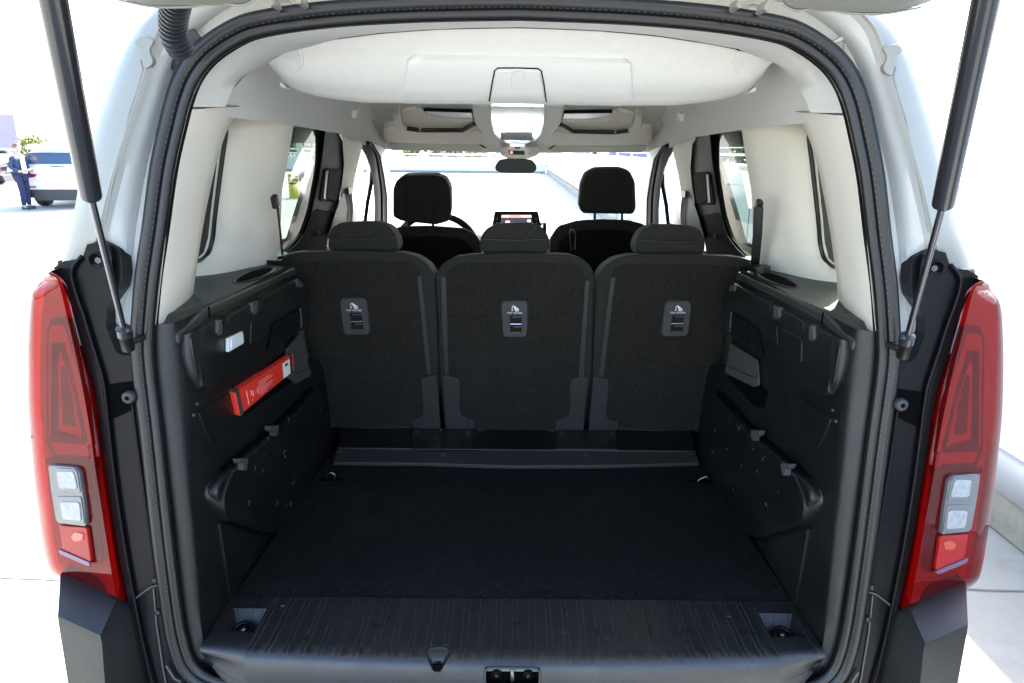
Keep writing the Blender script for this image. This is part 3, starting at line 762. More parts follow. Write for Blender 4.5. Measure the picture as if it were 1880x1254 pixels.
# ---- rear roof locker (ceiling box)
P0, N0 = V(0, .26, 1.722), V(0, -.135, -.14)
def PB(p, off=0): return on(p, P0 + V(0, -.69 * off, -.72 * off), N0)
topc = [(484, 104), (500, 95), (550, 84), (600, 75), (700, 62), (800, 55), (880, 53), (943, 52)]
botc = [(488, 108), (502, 131), (520, 152), (545, 167), (590, 179), (660, 188), (780, 191), (943, 191)]
tp = resample([PB(p) for p in topc], 18); bt = resample([PB(p) for p in botc], 18)
tp[-1].x = 0; bt[-1].x = 0
tp = full(tp); bt = full(bt)
rows = []
for k in range(9):
    t = k / 8
    rows.append([a.lerp(b, t) + V(0, -.69, -.72) * (.022 * math.sin(math.pi * min(1, t * 1.05)) * min(1, (a - b).length / .1)) for a, b in zip(tp, bt)])
rows.append([b + V(0, .02, .004) * (1 if 3 < i < len(bt) - 4 else .6) for i, b in enumerate(bt)])
rows.append([b + V(0, .10, .012) for i, b in enumerate(bt)])
rows.append([V(b.x * .97, b.y + .26, b.z + .05) for i, b in enumerate(bt)])
rows.append([V(b.x * .95, b.y + .32, b.z + .16) for i, b in enumerate(bt)])
box = G().grid(rows).obj('roof_locker', headl, car, smooth=50)
G().tube([v + V(0, -.002, .001) for v in tp], .0011, 6).obj('locker_gap', doorgrey, box)
# flap (raised plastic panel), handle, end caps, small studs
def PBs(p, o): return PB(p, o)
def bulge(p):      # how far the locker face stands out at this picture point
    v = PB(p); best = min(range(len(tp)), key=lambda i: abs(tp[i].x - v.x)); a, b = tp[best], bt[best]
    t = max(0, min(1, (v - a).dot(b - a) / (b - a).length_squared)); return .022 * math.sin(math.pi * t) * min(1, (a - b).length / .1)
def patch(name, poly, m, parent, lift=.004, n=10, label=None):
    """panel following the bulged locker face, from a picture quad tl,tr,br,bl"""
    rows = []
    q = [Vector((*p, 0)) for p in poly]
    us = [0, .012, .04] + [k / n for k in range(1, n)] + [.96, .988, 1]; us = sorted(set(us))
    def corner(u, v):      # trim the corners
        r_ = .05; rv = .16
        return u, v
    for k in range(9):
        v = k / 8; row = []
        ins = 0
        if v < .13: ins = .03 * (1 - v / .13) ** 2
        if v > .87: ins = .03 * ((v - .87) / .13) ** 2
        for u in us:
            uu = ins + u * (1 - 2 * ins)
            pp = bil(q, uu, v); pt = (pp.x, pp.y); e = min(u, 1 - u, (v), (1 - v))
            row.append(PB(pt, bulge(pt) + (lift if e > .001 else -.003)))
        rows.append(row)
    return G().grid(rows).obj(name, m, parent, smooth=55, label=label)
patch('locker_flap', [(748, 98), (1160, 106), (1168, 190), (734, 186)], roof_plastic, box, .005, 14)
q = [(910, 124), (992, 126), (1003, 187), (898, 186)]
G().tube([PB(p, bulge(p) + .0065) for p in [(898, 186), (903, 155), (908, 130), (914, 125), (950, 125), (988, 126), (994, 131), (999, 157), (1003, 187)]], .0013, 6).obj('handle_gap', darkhole, box)
patch('flap_handle', [(911, 127), (991, 128), (1002, 187), (899, 187)], roof_plastic, box, .0085, 6)
G().tube([PB(p, bulge(p) + .009) for p in [(938, 158), (938, 142), (943, 134), (951, 132), (959, 134), (964, 142), (964, 150)]], .0014, 6).obj('handle_arch', roof_plastic, box)
for s in (-1, 1):
    q = [(501, 95), (549, 84), (557, 124), (522, 138)]
    pts = [PB(p, bulge(p) + .003) for p in [(502, 97), (550, 85), (558, 120), (548, 130), (528, 139), (518, 134)]]
    slab('end_cap', pts, V(0, .69, .72) * .02, roof_plastic, box, .012, .002, s=s)
    slab('side_stud', [PB(p, -.006) for p in [(515, 150), (526, 160), (522, 163), (513, 157)]], (0, .03, 0), roof_plastic, box, .003, .002, s=s)
    a, b = [PB(p, bulge(p) + .002) for p in [(497, 94), (551, 82)]]
    G().tube(mirs(s, [a, b]), .0020, 6).obj('cap_slot', darkhole, box)

# ---- D-pillar trims, C-pillar trims, lower window trims
DP = [((344, 200), (445, 196)), ((335, 235), (420, 232)), ((329, 262), (411, 255)), ((318, 318), (395, 308)), ((310, 370), (382, 368)), ((304, 430), (372, 420)), ((296, 500), (361, 490)), ((288, 570), (354, 548)), ((285, 600), (351, 572))]
CP = [((442, 199), (548, 205)), ((427, 218), (544, 212)), ((415, 243), (540, 225)), ((407, 301), (530, 285)), ((395, 395), (518, 347)), ((391, 435), (516, 400)), ((383, 463), (514, 440)), ((366, 478), (513, 465)), ((350, 545), (500, 492))]
for s in (-1, 1):
    rows = []
    for a, b in DP:
        A = PO(a, .012); B = PS(b)
        A2 = A + V(-.012, .006, 0)
        M1 = A + V(.0, .015, 0); M2 = A.lerp(B, .32) + V(.006, 0, 0); M3 = A.lerp(B, .72) + V(.006, 0, 0)
        rows.append(mirs(s, [A2, A, M1, M2, M3, B, B + V(-.012, .008, 0), V(-(xo(B.z) - .02), B.y + .012, B.z)]))
    # slanted lower edge
    A = PO((284, 603), .012); B = PS((352, 575))
    rows[-1] = mirs(s, [A + V(-.012, .006, 0), A, PX((300, 592), A.x - .0), A.lerp(B, .35) + V(.006, 0, .004), A.lerp(B, .72) + V(.004, 0, .003), B, B + V(-.012, .008, 0), V(-(xo(B.z) - .02), B.y + .012, B.z)])
    G().grid(rows).obj('rear_pillar_trim', cream, car, smooth=70)
    # fine joint between pillar trim and headliner
    A, B = PO((344, 199), .006), PS((446, 195))
    G().tube(mirs(s, [A, A.lerp(B, .3) + V(.008, 0, .003), A.lerp(B, .7) + V(.008, 0, .001), B + V(.003, 0, 0)]), .0007, 6).obj('trim_joint', doorgrey, car)
    # clip cap
    c = PO((330, 392), .0); v = c + V(.006, .05, 0)
    rows = []
    for a, b in CP:
        L_ = PS(a, -.785); R_ = PS(b)
        D = R_ - L_
        rows.append(mirs(s, [L_ + V(-.01, -.004, 0), L_, L_ + D * .12 + V(.022, -.006, 0), L_ + D * .30 + V(.030, -.006, 0), L_ + D * .52 + V(.026, -.004, 0), L_ + D * .58 + V(.030, -.002, 0), L_ + D * .85 + V(.014, 0, 0), L_ + D * .96 + V(.004, 0, 0), R_, R_ + V(-.03, .006, 0), R_ + V(-.10, .008, 0)]))
    G().grid(rows).obj('middle_pillar_trim', cream, car, smooth=70)
    gk = [PS(p, -.783) for p in [(413, 240), (415, 244), (407, 301), (395, 395), (391, 435), (384, 461), (374, 474), (360, 480), (345, 482)]]
    G().tube(mirs(s, smoothpath(gk, 5)), .0052, 8).obj('window_gasket', rubber, car, smooth=80)
    # belt guide on the middle pillar
    c = PS((505, 370), -.655)
    G().box(mir(s, c), (.016, .026, .034), Matrix.Rotation(R(20), 3, 'X')).obj('belt_guide', blackp, car, bevel=.006)
# seat belts
g = G()
pa = [PS((507, 366), -.65), PS((512, 410), -.66), PS((518, 468), -.665)]
for s in (-1, 1):
    wd = .004 if s < 0 else .016
    if s < 0: rows = [mirs(s, [p + V(0, -wd * k, 0), p + V(.001, wd * k, 0)]) for p, k in zip(pa, (2.2, 1.3, 1.6))]
    else: rows = [[p + V(-.0105, .005, 0), p + V(.0105, -.005, 0)] for p in (mir(1, PS((505, 372), -.645)), mir(1, PS((506, 420), -.650)), mir(1, PS((510, 480), -.655)))]
    G().grid(rows).obj('seat_belt', strapm, car, solid=.0016)
# ---- cargo side trims (black plastic), ledges, pods, hooks, vents
def side(pts, x): return [PX(p, x) for p in pts]
inner_edge = [(283, 596), (284, 640), (287, 690), (292, 742), (299, 790), (310, 880), (322, 968), (337, 1120), (346, 1185), (362, 1228), (372, 1240)]
def wall_end(z):
    k = max(0, min(1, (z - .80) / .12)); ye = 1.10 * (1 - k) + .745 * k
    return [V(-.606, ye - .09, z), V(-.611, ye, z), V(-.650, ye + .035, z), V(-.73, ye + .05, z)]
for s in (-1, 1):
    rows = []
    for p in inner_edge:
        A = PO(p, .010); z = A.z; x = A.x
        rows.append(mirs(s, [A + V(-.02, .008, 0), A, V(x + .012, A.y + .004, z), V(x + .024, A.y + .010, z), V(min(-.609, x + .033), A.y + .022, z), V(-.606, A.y + .045, z), V(-.606, .16, z), V(-.606, .5, z), *wall_end(z)]))
    # lift the top row's forward end to the ledge
    rows = [[V(v.x, v.y, max(v.z, 1.185) if i == 0 else v.z) for v in r] for i, r in enumerate(rows)]
    trim = G().grid(rows).obj('cargo_side_trim', blackp, car, smooth=60)
    # deep recess body behind the trim, above the floor: closes the side to the shell
    # ledge
    top = [V(-.604, .075, 1.176), V(-.604, .20, 1.196), V(-.604, .66, 1.188), V(-.604, .755, 1.182), V(-.64, .80, 1.182), V(-.80, .82, 1.19), V(-.80, .12, 1.20), V(-.66, .10, 1.195)]
    ledge = slab('parcel_ledge', top, (0, 0, -.022), greyp, car, 0, .007, 3, s=s)
    slab('ledge_joint', [V(-.6025, .205, 1.198), V(-.6025, .209, 1.198), V(-.6025, .209, 1.176), V(-.6025, .205, 1.176)], (-.05, 0, 0), darkhole, ledge, s=s)
    # cup in the ledge
    c = V(-.655, .60, 1.1915)
    ring = [c + V(.030 * math.cos(a) * (1.0 if math.cos(a) > 0 else 1), .125 * math.sin(a) * (1 if math.sin(a) < 0 else .75), 0) for a in [k * math.pi / 16 for k in range(32)]]
    cup = G().tube(mirs(s, ring), .0045, 8, closed=True).obj('storage_cup', greyp, ledge, smooth=80)
    rim2 = [c + (p - c) * .93 + V(0, 0, .001) for p in ring]; low = [c + (p - c) * .55 + V(0, .0, .002) for p in ring]
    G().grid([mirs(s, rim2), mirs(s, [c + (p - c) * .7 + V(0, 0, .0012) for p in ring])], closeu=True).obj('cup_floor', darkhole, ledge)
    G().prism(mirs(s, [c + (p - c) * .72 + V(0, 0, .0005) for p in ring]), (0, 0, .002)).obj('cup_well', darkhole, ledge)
    # upper pod
    up = [(331, 622), (338, 612), (388, 583), (392, 598), (400, 598), (402, 580), (455, 554), (458, 566), (466, 566), (468, 548), (536, 512), (551, 524), (556, 600), (540, 606), (488, 646), (425, 690), (362, 716), (341, 690)]
    pod = slab('upper_trim_pod', side(up, -.607), (.020, 0, 0), blackp, trim, .004, .008, 3, s=s)
    # rear lit shoulder of the pod
    if True:
        e = [(331, 622), (338, 612), (357, 616)]
        rows = [mirs(s, [PX((329, 618), -.610), PX((346, 612), -.592), PX((366, 604), -.5845)]), mirs(s, [PX((331, 650), -.610), PX((348, 648), -.592), PX((368, 640), -.5845)]), mirs(s, [PX((340, 690), -.610), PX((354, 688), -.592), PX((370, 684), -.5845)]), mirs(s, [PX((359, 722), -.610), PX((362, 716), -.600), PX((372, 708), -.5855)])]
        G().grid([smoothpath(c_, 4) for c_ in zip(*[smoothpath(r, 4) for r in rows])]).obj('pod_shoulder', blackp, trim, smooth=80)
    # small grey clips in the pod notches
    for q in ([(391, 588), (399, 588), (400, 612), (394, 616), (390, 610)], [(456, 556), (466, 552), (466, 572), (460, 577), (456, 572)], [(539, 515), (549, 518), (549, 527), (541, 527)]):
        slab('bag_hook', side(q, -.592), (.010, 0, 0), hookp, trim, .002, .0025, s=s)
    # lower pod over the wheel arch
    lo = [(375, 906), (381, 884), (402, 864), (500, 784), (571, 712), (577, 735), (598, 830), (597, 850), (520, 968), (480, 980), (430, 962), (394, 947)]
    pod2 = slab('wheel_arch_pod', side(lo, -.607), (.024, 0, 0), blackp, trim, .012, .010, 4, s=s)
    rows = [[PX((402, 862), -.609), PX((415, 863), -.595), PX((432, 862), -.580)], [PX((380, 884), -.609), PX((398, 886), -.595), PX((420, 888), -.580)], [PX((373, 907), -.609), PX((390, 912), -.595), PX((412, 916), -.580)], [PX((382, 932), -.609), PX((397, 936), -.596), PX((414, 940), -.581)], [PX((395, 952), -.609), PX((408, 956), -.600), PX((422, 957), -.582)]]
    G().grid([mirs(s, smoothpath(c_, 4)) for c_ in zip(*[smoothpath(r, 4) for r in rows])]).obj('pod_shoulder', blackp, trim, smooth=80)
    # shadow slot along the pod top, and hooks
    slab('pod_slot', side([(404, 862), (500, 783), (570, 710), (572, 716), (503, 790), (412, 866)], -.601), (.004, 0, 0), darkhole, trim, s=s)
    for q in ([(426, 842), (444, 841), (444, 849), (441, 864), (436, 863), (436, 852), (430, 850)], [(485, 782), (502, 781), (501, 796), (497, 801), (494, 793), (487, 790)]):
        slab('bag_hook', side(q, -.585), (.013, 0, 0), hookp, trim, .0015, .002, s=s)
    # pocket outline and side panel line
    pk = [(360, 758), (425, 716), (436, 775), (440, 785), (402, 823), (384, 815)]
    slab('side_pocket_cover', side(pk, -.607), (.005, 0, 0), blackp, trim, .012, .003, s=s)
    # vent grille: slanted ribs
    gq = [(499, 596), (547, 566), (549, 606), (489, 646)]
    quad = [PX(p, -.586) for p in gq]
    slab('vent_recess', quad, (.0015, 0, 0), darkhole, trim, .004, s=s)
    g = G()
    for k in range(12):
        u = (k + .5) / 12
        a = bil(quad, u, 1); b = bil(quad, u, 0); d = (quad[1] - quad[0]).normalized() * .0042
        g.prism(mirs(s, [a - d, a + d, b + d, b - d]), mir(s, V(.006, 0, 0)))
    o = g.obj('vent_ribs', frameblk, trim, bevel=.001); o['kind'] = 'stuff'
    g = G()
    for k in range(6):
        c = bil(quad, 1.03, .92 - k * .15); g.box(mir(s, c + V(.004, 0, 0)), (.006, .008, .007))
    o = g.obj('vent_teeth', hookp, trim, bevel=.001); o['kind'] = 'stuff'
    # blank covers
    covers = ([(458, 590), (492, 577), (491, 615), (457, 632)],) if s < 0 else ([(500, 570), (465, 588), (462, 626), (496, 600)], [(459, 592), (418, 614), (418, 656), (458, 634)])
    for q in covers: slab('blank_cover', side(q, -.587), (.0045, 0, 0), blackp, trim, .006, .0016, s=s)
    # niche with dark opening and slanted grey plate
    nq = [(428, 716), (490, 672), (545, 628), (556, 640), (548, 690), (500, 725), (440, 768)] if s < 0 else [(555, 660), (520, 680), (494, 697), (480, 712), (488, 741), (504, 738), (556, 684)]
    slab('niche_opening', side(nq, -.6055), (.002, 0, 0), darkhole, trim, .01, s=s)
    q, q2 = ([(524, 640), (548, 612), (558, 636), (566, 684), (540, 700), (524, 668)], [(524, 668), (540, 688), (566, 676), (567, 690), (540, 704), (522, 690)]) if s < 0 else ([(550, 622), (500, 652), (496, 686), (502, 690), (556, 664)], [(556, 664), (502, 686), (496, 684), (496, 699), (504, 702), (558, 677)])
    slab('niche_plate', [PX(p, -.603) for p in q], (.004, 0, 0), doorgrey, trim, .004, .002, s=s)
    slab('niche_step', [PX(p, -.600) for p in q2], (.006, 0, 0), doorgrey, trim, .003, .002, s=s)
    # lower black filler between the wheel-arch pod and the floor
    slab('lower_trim', side([(398, 960), (480, 985), (520, 972), (596, 855), (600, 868), (455, 1098), (420, 1100)], -.607), (.006, 0, 0), blackp, trim, .006, .003, s=s)
    # scuffs are moulded clips: small round plugs
    for p in [(354, 762), (360, 742), (524, 852), (462, 907)]:
        c = PX(p, -.604); G().cyl(mir(s, c), mir(s, c + V(.004, 0, 0)), .0028, n=10).obj('trim_plug', hookp, trim)
    # scuffs and scratches on the wheel-arch panel and below the niche
    rs_ = random.Random(11 + s); g = G()
    for k in range(26):
        x, y = rs_.uniform(430, 590), rs_.uniform(740, 960)
        if s > 0 and k % 2 == 0: x, y = rs_.uniform(440, 580), rs_.uniform(700, 820)
        if y > 1140 - (x - 430) * 1.55 or y < 860 - (x - 430) * 1.02: continue
        L_ = rs_.uniform(3, 11); a_ = rs_.uniform(.2, 1.9)
        pts = [PX((x + L_ * t * math.cos(a_ + t * .7), y + L_ * t * math.sin(a_ + t * .7)), -.5822) for t in (0, .5, 1)]
        g.tube(mirs(s, pts), .00055, 4)
    o = g.obj('scuff_marks', mat('scuff', (.11, .11, .11), .6), trim); o['kind'] = 'stuff'
# boot light on the left
tr_ = [o for o in bpy.data.objects if o.name.startswith('cargo_side_trim')][0]
q = [PX(p, -.586) for p in [(414, 621), (441, 608), (443, 630), (414, 647)]]
bl_ = slab('boot_lamp', q, (.006, 0, 0), lampclear, tr_, .004, .002, label='white boot lamp lens in the left trim')
q2 = [q[0].lerp(q[2], .16) + V(.006, 0, 0), q[1].lerp(q[3], .16) + V(.006, 0, 0), q[2].lerp(q[0], .16) + V(.006, 0, 0), q[3].lerp(q[1], .16) + V(.006, 0, 0)]
slab('boot_lamp_lens', q2, (.002, 0, 0), lampclear, tr_, .003, .001)
# socket cap in the right ledge cup
c = mir(1, V(-.650, .70, 1.193)); G().tube([c, c + V(0, 0, .016), c + V(0, 0, .018)], [.024, .024, .020], 18).obj('socket_cap', blackp, car, smooth=50, label='round black socket cap on the right ledge')

# ---- red pouch strapped into the left niche (a thing of its own)
pouch = thing('red_pouch', 'red card wallet with white print strapped in the left boot niche', 'pouch', (-.58, .45, .97))
f0 = [PX((436, 733), -.580), PX((538, 655), -.580), PX((540, 686), -.580), PX((440, 762), -.580)]
tk = [PX((426, 722), -.606), PX((532, 646), -.606)]
body_f = [PX((434, 732), -.578), PX((528, 657), -.578), PX((540, 648), -.578), PX((541, 684), -.578), PX((441, 763), -.578)]
q = [PX((431, 722), -.592), PX((539, 649), -.592), PX((541, 680), -.592), PX((440, 764), -.592)]
G().prism(q, (-.016, .0, .004)).obj('wallet', redpouch, pouch, bevel=.003)
def pq(u0, u1, v0, v1, lift=.0008): return [bil(q, u0, v1) + V(lift, 0, 0), bil(q, u1, v1) + V(lift, 0, 0), bil(q, u1, v0) + V(lift, 0, 0), bil(q, u0, v0) + V(lift, 0, 0)]
G().prism(pq(.76, .90, .06, .88), (.0006, 0, 0)).obj('label', paper, pouch)
G().prism(pq(.80, .86, .62, .76, .0016), (.0003, 0, 0)).obj('label_mark', steel, pouch)
g = G()
for k in range(6): g.prism(pq(.33, .33 + .26 * (.7 + .3 * math.sin(k * 2.3)), .76 - k * .115, .79 - k * .115), (.0004, 0, 0))
for u, v0, v1 in ((.14, .15, .80), (.20, .45, .7), (.225, .35, .62), (.205, .2, .26), (.27, .42, .5), (.30, .3, .62)): g.prism(pq(u, u + .010, v0, v1), (.0004, 0, 0))
g.obj('print', redprint, pouch)
for u in (.035, .935):
    p_ = pq(u - .022, u + .022, -.06, 1.06, .001)
    G().prism(p_, (-.019, 0, .004)).obj('elastic_strap', strapm, pouch, bevel=.001)

# ---- boot floor: carpet, lashing rings, seat plate
rows = []
for i in range(22):
    y = .166 + i * (.88 - .166) / 21; hw = .598 - .022 * (i / 21)
    rows.append([V(hw * (-1 + 2 * j / 24), y, .572 + .0018 * math.sin(j * .9 + i * .35) * math.sin(i * .31) - (.006 if i == 0 else 0)) for j in range(25)])
cp = G().grid(rows).obj('boot_carpet', carpet, car, smooth=80)
G().box((0, .5, .53), (1.17, .7, .07)).obj('carpet_board', bulk, car)
for p, ang in (((608, 880), .2), ((1284, 884), 1.0)):
    c = PZ(p, .5735)
    G().prism([c + V(.036 * math.cos(a), .011 * math.sin(a), 0) for a in [k * math.pi / 8 for k in range(16)]], (0, 0, .0012)).obj('lashing_slot', darkhole, cp)
    pts = [c + V(math.cos(ang) * r_, 0, h) for r_, h in ((-.011, .0), (-.012, .014), (0, .021), (.012, .014), (.011, .0))]
    if ang > .5: pts = [c + V(.006 + r_, -.004, h) for r_, h in ((-.012, .002), (-.006, .010), (.006, .016), (.015, .018), (.016, .010))]
    G().tube(smoothpath(pts, 5), .0022, 8).obj('lashing_ring', steel, cp)
pl = [PZ((611, 848), .583), PZ((780, 850), .583), PZ((943, 855), .583), PZ((1110, 854), .583), PZ((1283, 849), .583), PZ((1277, 829), .592), PZ((1110, 829), .592), PZ((943, 828), .592), PZ((780, 826), .592), PZ((619, 823), .592)]
plate = G().prism(pl, (0, 0, -.012)).obj('seat_floor_plate', greyp, car, bevel=.002)
pl2 = [PZ((620, 823), .5935), PZ((1277, 829), .5935), PZ((1268, 786), .606), PZ((634, 784), .606)]
G().prism(pl2, (0, 0, -.012)).obj('seat_floor_cover', blackp, plate, bevel=.002)
g = G(); a, b = PZ((620, 822), .594), PZ((1277, 828), .594); g.tube([a, a.lerp(b, .5) + V(0, -.002, .0), b], .0016, 6); g.obj('plate_crease', steel, plate)
for x0_, x1_ in ((715, 880), (1020, 1135)):
    pts = [PZ((x0_ + 40 if x0_ < 800 else x0_, 826), .5945), PZ((x1_, 827), .5945), PZ((x1_ - 4, 790), .607), PZ((x0_ + 42 if x0_ < 800 else x0_ + 4, 789), .607)]
    G().prism(pts, (0, 0, .004)).obj('raised_pad', blackp, plate, bevel=.003)
for p in ((622, 833), (813, 838), (1076, 839), (1267, 838)):
    c = PZ(p, .588)
    G().prism([c + V(-.010, .005, .004), c + V(.010, .005, .004), c + V(.009, -.004, .002), c + V(-.009, -.004, .002)], (0, .004, .002)).obj('screw_cover', hookp, plate, bevel=.001)
    G().cyl(c + V(0, -.004, 0), c + V(0, -.006, .004), .006, n=12).obj('screw', steel, plate)

# ---- sill plate with grooves, anchor cups, notch and latch recess
SX = [-.604]
for k in range(-17, 18):
    for d in (0, .0105):
        c = k * .034 + d
        if abs(c) < .592: SX.append(('g', c))
prof = [(-.604, 0), ]
for e in SX[1:]:
    c = e[1]; prof += [(c - .0017, 0), (c - .0008, -.0016), (c + .0008, -.0016), (c + .0017, 0)]
prof.append((.604, 0))
def breaks(prof, xs):
    for x in xs: prof.append((x, 0))
    return sorted(set(prof))
AN = [PZ((437, 1116), .57), PZ((497, 1160), .57)]
NO = (PZ((786, 1180), .57).x, PZ((829, 1180), .57).x)
ax0, ax1 = -.585, -.515
prof = [p for p in prof if not any(a < p[0] < b for a, b in ((ax0, ax1), (-ax1, -ax0)))]
prof = breaks(prof, [ax0, ax1, -ax0, -ax1, -.052, .052, NO[0], NO[1], -.018, .018])
def bow(x): return -.022 * (1 - (x / .6) ** 2)
ST = [(.164, .570, 1), (.125, .570, 1), (.055, .570, 1), (.034, .570, 1), (.020, .5692, .7), (.010, .567, .4), (.003, .5635, .2), (-.002, .558, 0), (-.006, .548, 0), (-.009, .536, 0), (-.011, .523, 0), (-.013, .505, 0), (-.015, .470, 0), (-.016, .425, 0)]
def sst(a, b, x):
    t = max(0, min(1, (x - a) / (b - a))); return t * t * (3 - 2 * t)
def lipfix(x, y, z):
    k = sst(.50, .604, abs(x)); kk = sst(.57, .569, z) if False else max(0, min(1, (.568 - z) / .03))
    return y + .028 * k * k * kk, max(z, .44 + .095 * k)
g = G(); rows = []
for y, z, gd in ST:
    fr_ = 1 if y < .05 else max(0, (.164 - y) / .12)
    rows.append([V(x, lipfix(x, y, z)[0] + bow(x) * fr_, lipfix(x, y, z)[1] + d * gd) for x, d in prof])
m_ = len(prof); g.v = [tuple(v) for r in rows for v in r]
for i in range(len(ST) - 1):
    for j in range(m_ - 1):
        xm = (prof[j][0] + prof[j + 1][0]) / 2
        if i == 1 and (ax0 < xm < ax1 or -ax1 < xm < -ax0): continue
        if 7 <= i <= 9 and abs(xm) < .052: continue
        if 3 <= i <= 7 and NO[0] < xm < NO[1]: continue
        g.f.append((i * m_ + j, i * m_ + j + 1, (i + 1) * m_ + j + 1, (i + 1) * m_ + j))
sill = g.obj('boot_sill', sillp, car, smooth=50)
g = G()
for e in SX[1:]:
    x = e[1]
    if any(a - .002 < x < b_ + .002 for a, b_ in ((ax0, ax1), (-ax1, -ax0))): continue
    pts = [V(x, y + bow(x) * (1 if y < .05 else max(0, (.164 - y) / .12)), z - .0011 * gd + .0001) for y, z, gd in (ST[:4] if NO[0] - .002 < x < NO[1] + .002 else ST[:5])]
    g.grid([[p - V(.0005, 0, 0) for p in pts], [p + V(.0005, 0, 0) for p in pts]])
o = g.obj('groove_dust', mat('groove_dust', (.06, .06, .061), .9, var=.6, vscale=40), sill); o['kind'] = 'stuff'
for s in (-1, 1):
    cx = s * (ax0 + ax1) / 2 * -1; y0, y1 = .055 + bow(.55), .125 + bow(.55) * .3
    hw, cy_ = .035, (y0 + y1) / 2
    T = [V(cx - hw, y0, .570), V(cx + hw, y0, .570), V(cx + hw, y1, .570), V(cx - hw, y1, .570)]
    B = [V(cx - .022, y0 + .006, .548), V(cx + .022, y0 + .006, .548), V(cx + .024, y1 - .020, .545), V(cx - .024, y1 - .020, .545)]
    g = G(); g.add(T + B, [(0, 1, 5, 4), (1, 2, 6, 5), (2, 3, 7, 6), (3, 0, 4, 7), (4, 5, 6, 7)])
    cup = g.obj('anchor_cup', blackp, sill, smooth=30)
    G().prism([V(cx - .026, y1 - .001, .571), V(cx - .004, y1 - .001, .571), V(cx - .006, y1 - .018, .548), V(cx - .020, y1 - .018, .548)], (0, .004, 0)).obj('cup_flute', blackp, sill, bevel=.002)
    G().prism([V(cx + .004, y1 - .001, .571), V(cx + .028, y1 - .001, .571), V(cx + .020, y1 - .018, .548), V(cx + .006, y1 - .018, .548)], (0, .004, 0)).obj('cup_flute', blackp, sill, bevel=.002)
    ccc = V(cx, cy_ - .008, .553)
    G().tube([ccc + V(.017 * math.cos(k * math.pi / 10), .017 * math.sin(k * math.pi / 10) * .9, .004 * math.sin(k * math.pi / 10)) for k in range(20)], .0045, 8, closed=True).obj('lashing_eye', blackg, sill, smooth=80)
    G().ball(ccc + V(0, 0, -.001), .007, .007, .005).obj('anchor_bolt', steel, sill)
    fl_ = V(cx - .052 if s < 0 else cx + .04, cy_ - .016, .5722)
# notch scoop in the sill lip
nx = (NO[0] + NO[1]) / 2; hw = (NO[1] - NO[0]) / 2
ya = .030 + bow(nx)
stn = resample(smoothpath([V(0, y + bow(nx), z) for y, z, gd in ST[3:9]], 4), 16); rows = []
for k, p in enumerate(stn):
    tt = k / 15; wv = (1.0 * math.sin(math.pi / 2 * min(1, tt / .25 + .02)) if tt < .25 else 1 - .80 * ((tt - .25) / .75) ** 1.5)
    row = []
    for j in range(33):
        u = -1 + j / 16
        e = max(0, min(1, (wv - abs(u)) / .07))
        d = .0165 * tt ** .8 * e
        row.append(V(nx + hw * u, p.y + d * .9, p.z - d * .5 * (1 - tt)))
    rows.append(row)
G().grid(rows).obj('lip_notch', sillp, sill, smooth=40)
pz = stn[-1]
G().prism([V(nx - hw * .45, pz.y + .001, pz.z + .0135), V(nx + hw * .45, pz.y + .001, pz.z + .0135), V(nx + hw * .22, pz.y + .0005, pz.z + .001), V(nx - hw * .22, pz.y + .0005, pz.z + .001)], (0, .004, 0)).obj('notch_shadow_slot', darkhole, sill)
for dx in (-.016, .014): G().box((nx + dx, ya + .010, .5705), (.007, .002, .0012)).obj('moulded_mark', hookp, sill)
# dust flecks and scratches on the sill plate
rs_ = random.Random(3); g = G()
for k in range(70):
    c = V(rs_.uniform(-.56, .56), rs_.uniform(.02, .15), .5704)
    if rs_.random() < .6: g.box(c, (.0014, .0014, .0006))
    else:
        a_ = rs_.uniform(0, 3.1); L_ = rs_.uniform(.003, .010); g.tube([c, c + V(L_ * math.cos(a_), L_ * math.sin(a_), 0)], .0004, 4)
o = g.obj('dust_flecks', mat('pale_dust', (.18, .18, .18), .9), sill); o['kind'] = 'stuff'
# latch recess
yb = -.016 + bow(0)
g = G(); T = [V(-.052, -.002 + bow(0), .558), V(.052, -.002 + bow(0), .558), V(.052, -.011 + bow(0), .523), V(-.052, -.011 + bow(0), .523)]; B = [v + V(0, .014, 0) for v in T]
g.add(T + B, [(0, 1, 5, 4), (1, 2, 6, 5), (2, 3, 7, 6), (3, 0, 4, 7), (4, 5, 6, 7)]); latch = g.obj('latch_recess', darkhole, sill)
G().tube(roundpoly([v + V(0, -.002, 0) for v in T], .012), .0026, 6, closed=True).obj('latch_rim', sillp, sill, smooth=80)
G().box((0, .0085 + bow(0), .5455), (.098, .003, .011)).obj('latch_plate', paint, sill)
for dx in (-.030, .030):
    c = V(dx, .007 + bow(0), .536); G().cyl(c, c + V(0, -.006, -.001), .0105, n=16).obj('latch_bolt', blackg, sill, bevel=.001); G().cyl(c + V(0, -.006, 0), c + V(0, -.008, 0), .004, n=8).obj('bolt_socket', steel, sill)
G().tube([V(0, .014 + bow(0), .556), V(0, -.004 + bow(0), .553), V(0, -.006 + bow(0), .542), V(0, -.004 + bow(0), .528)], .0042, 8).obj('striker', steel, sill, smooth=80)

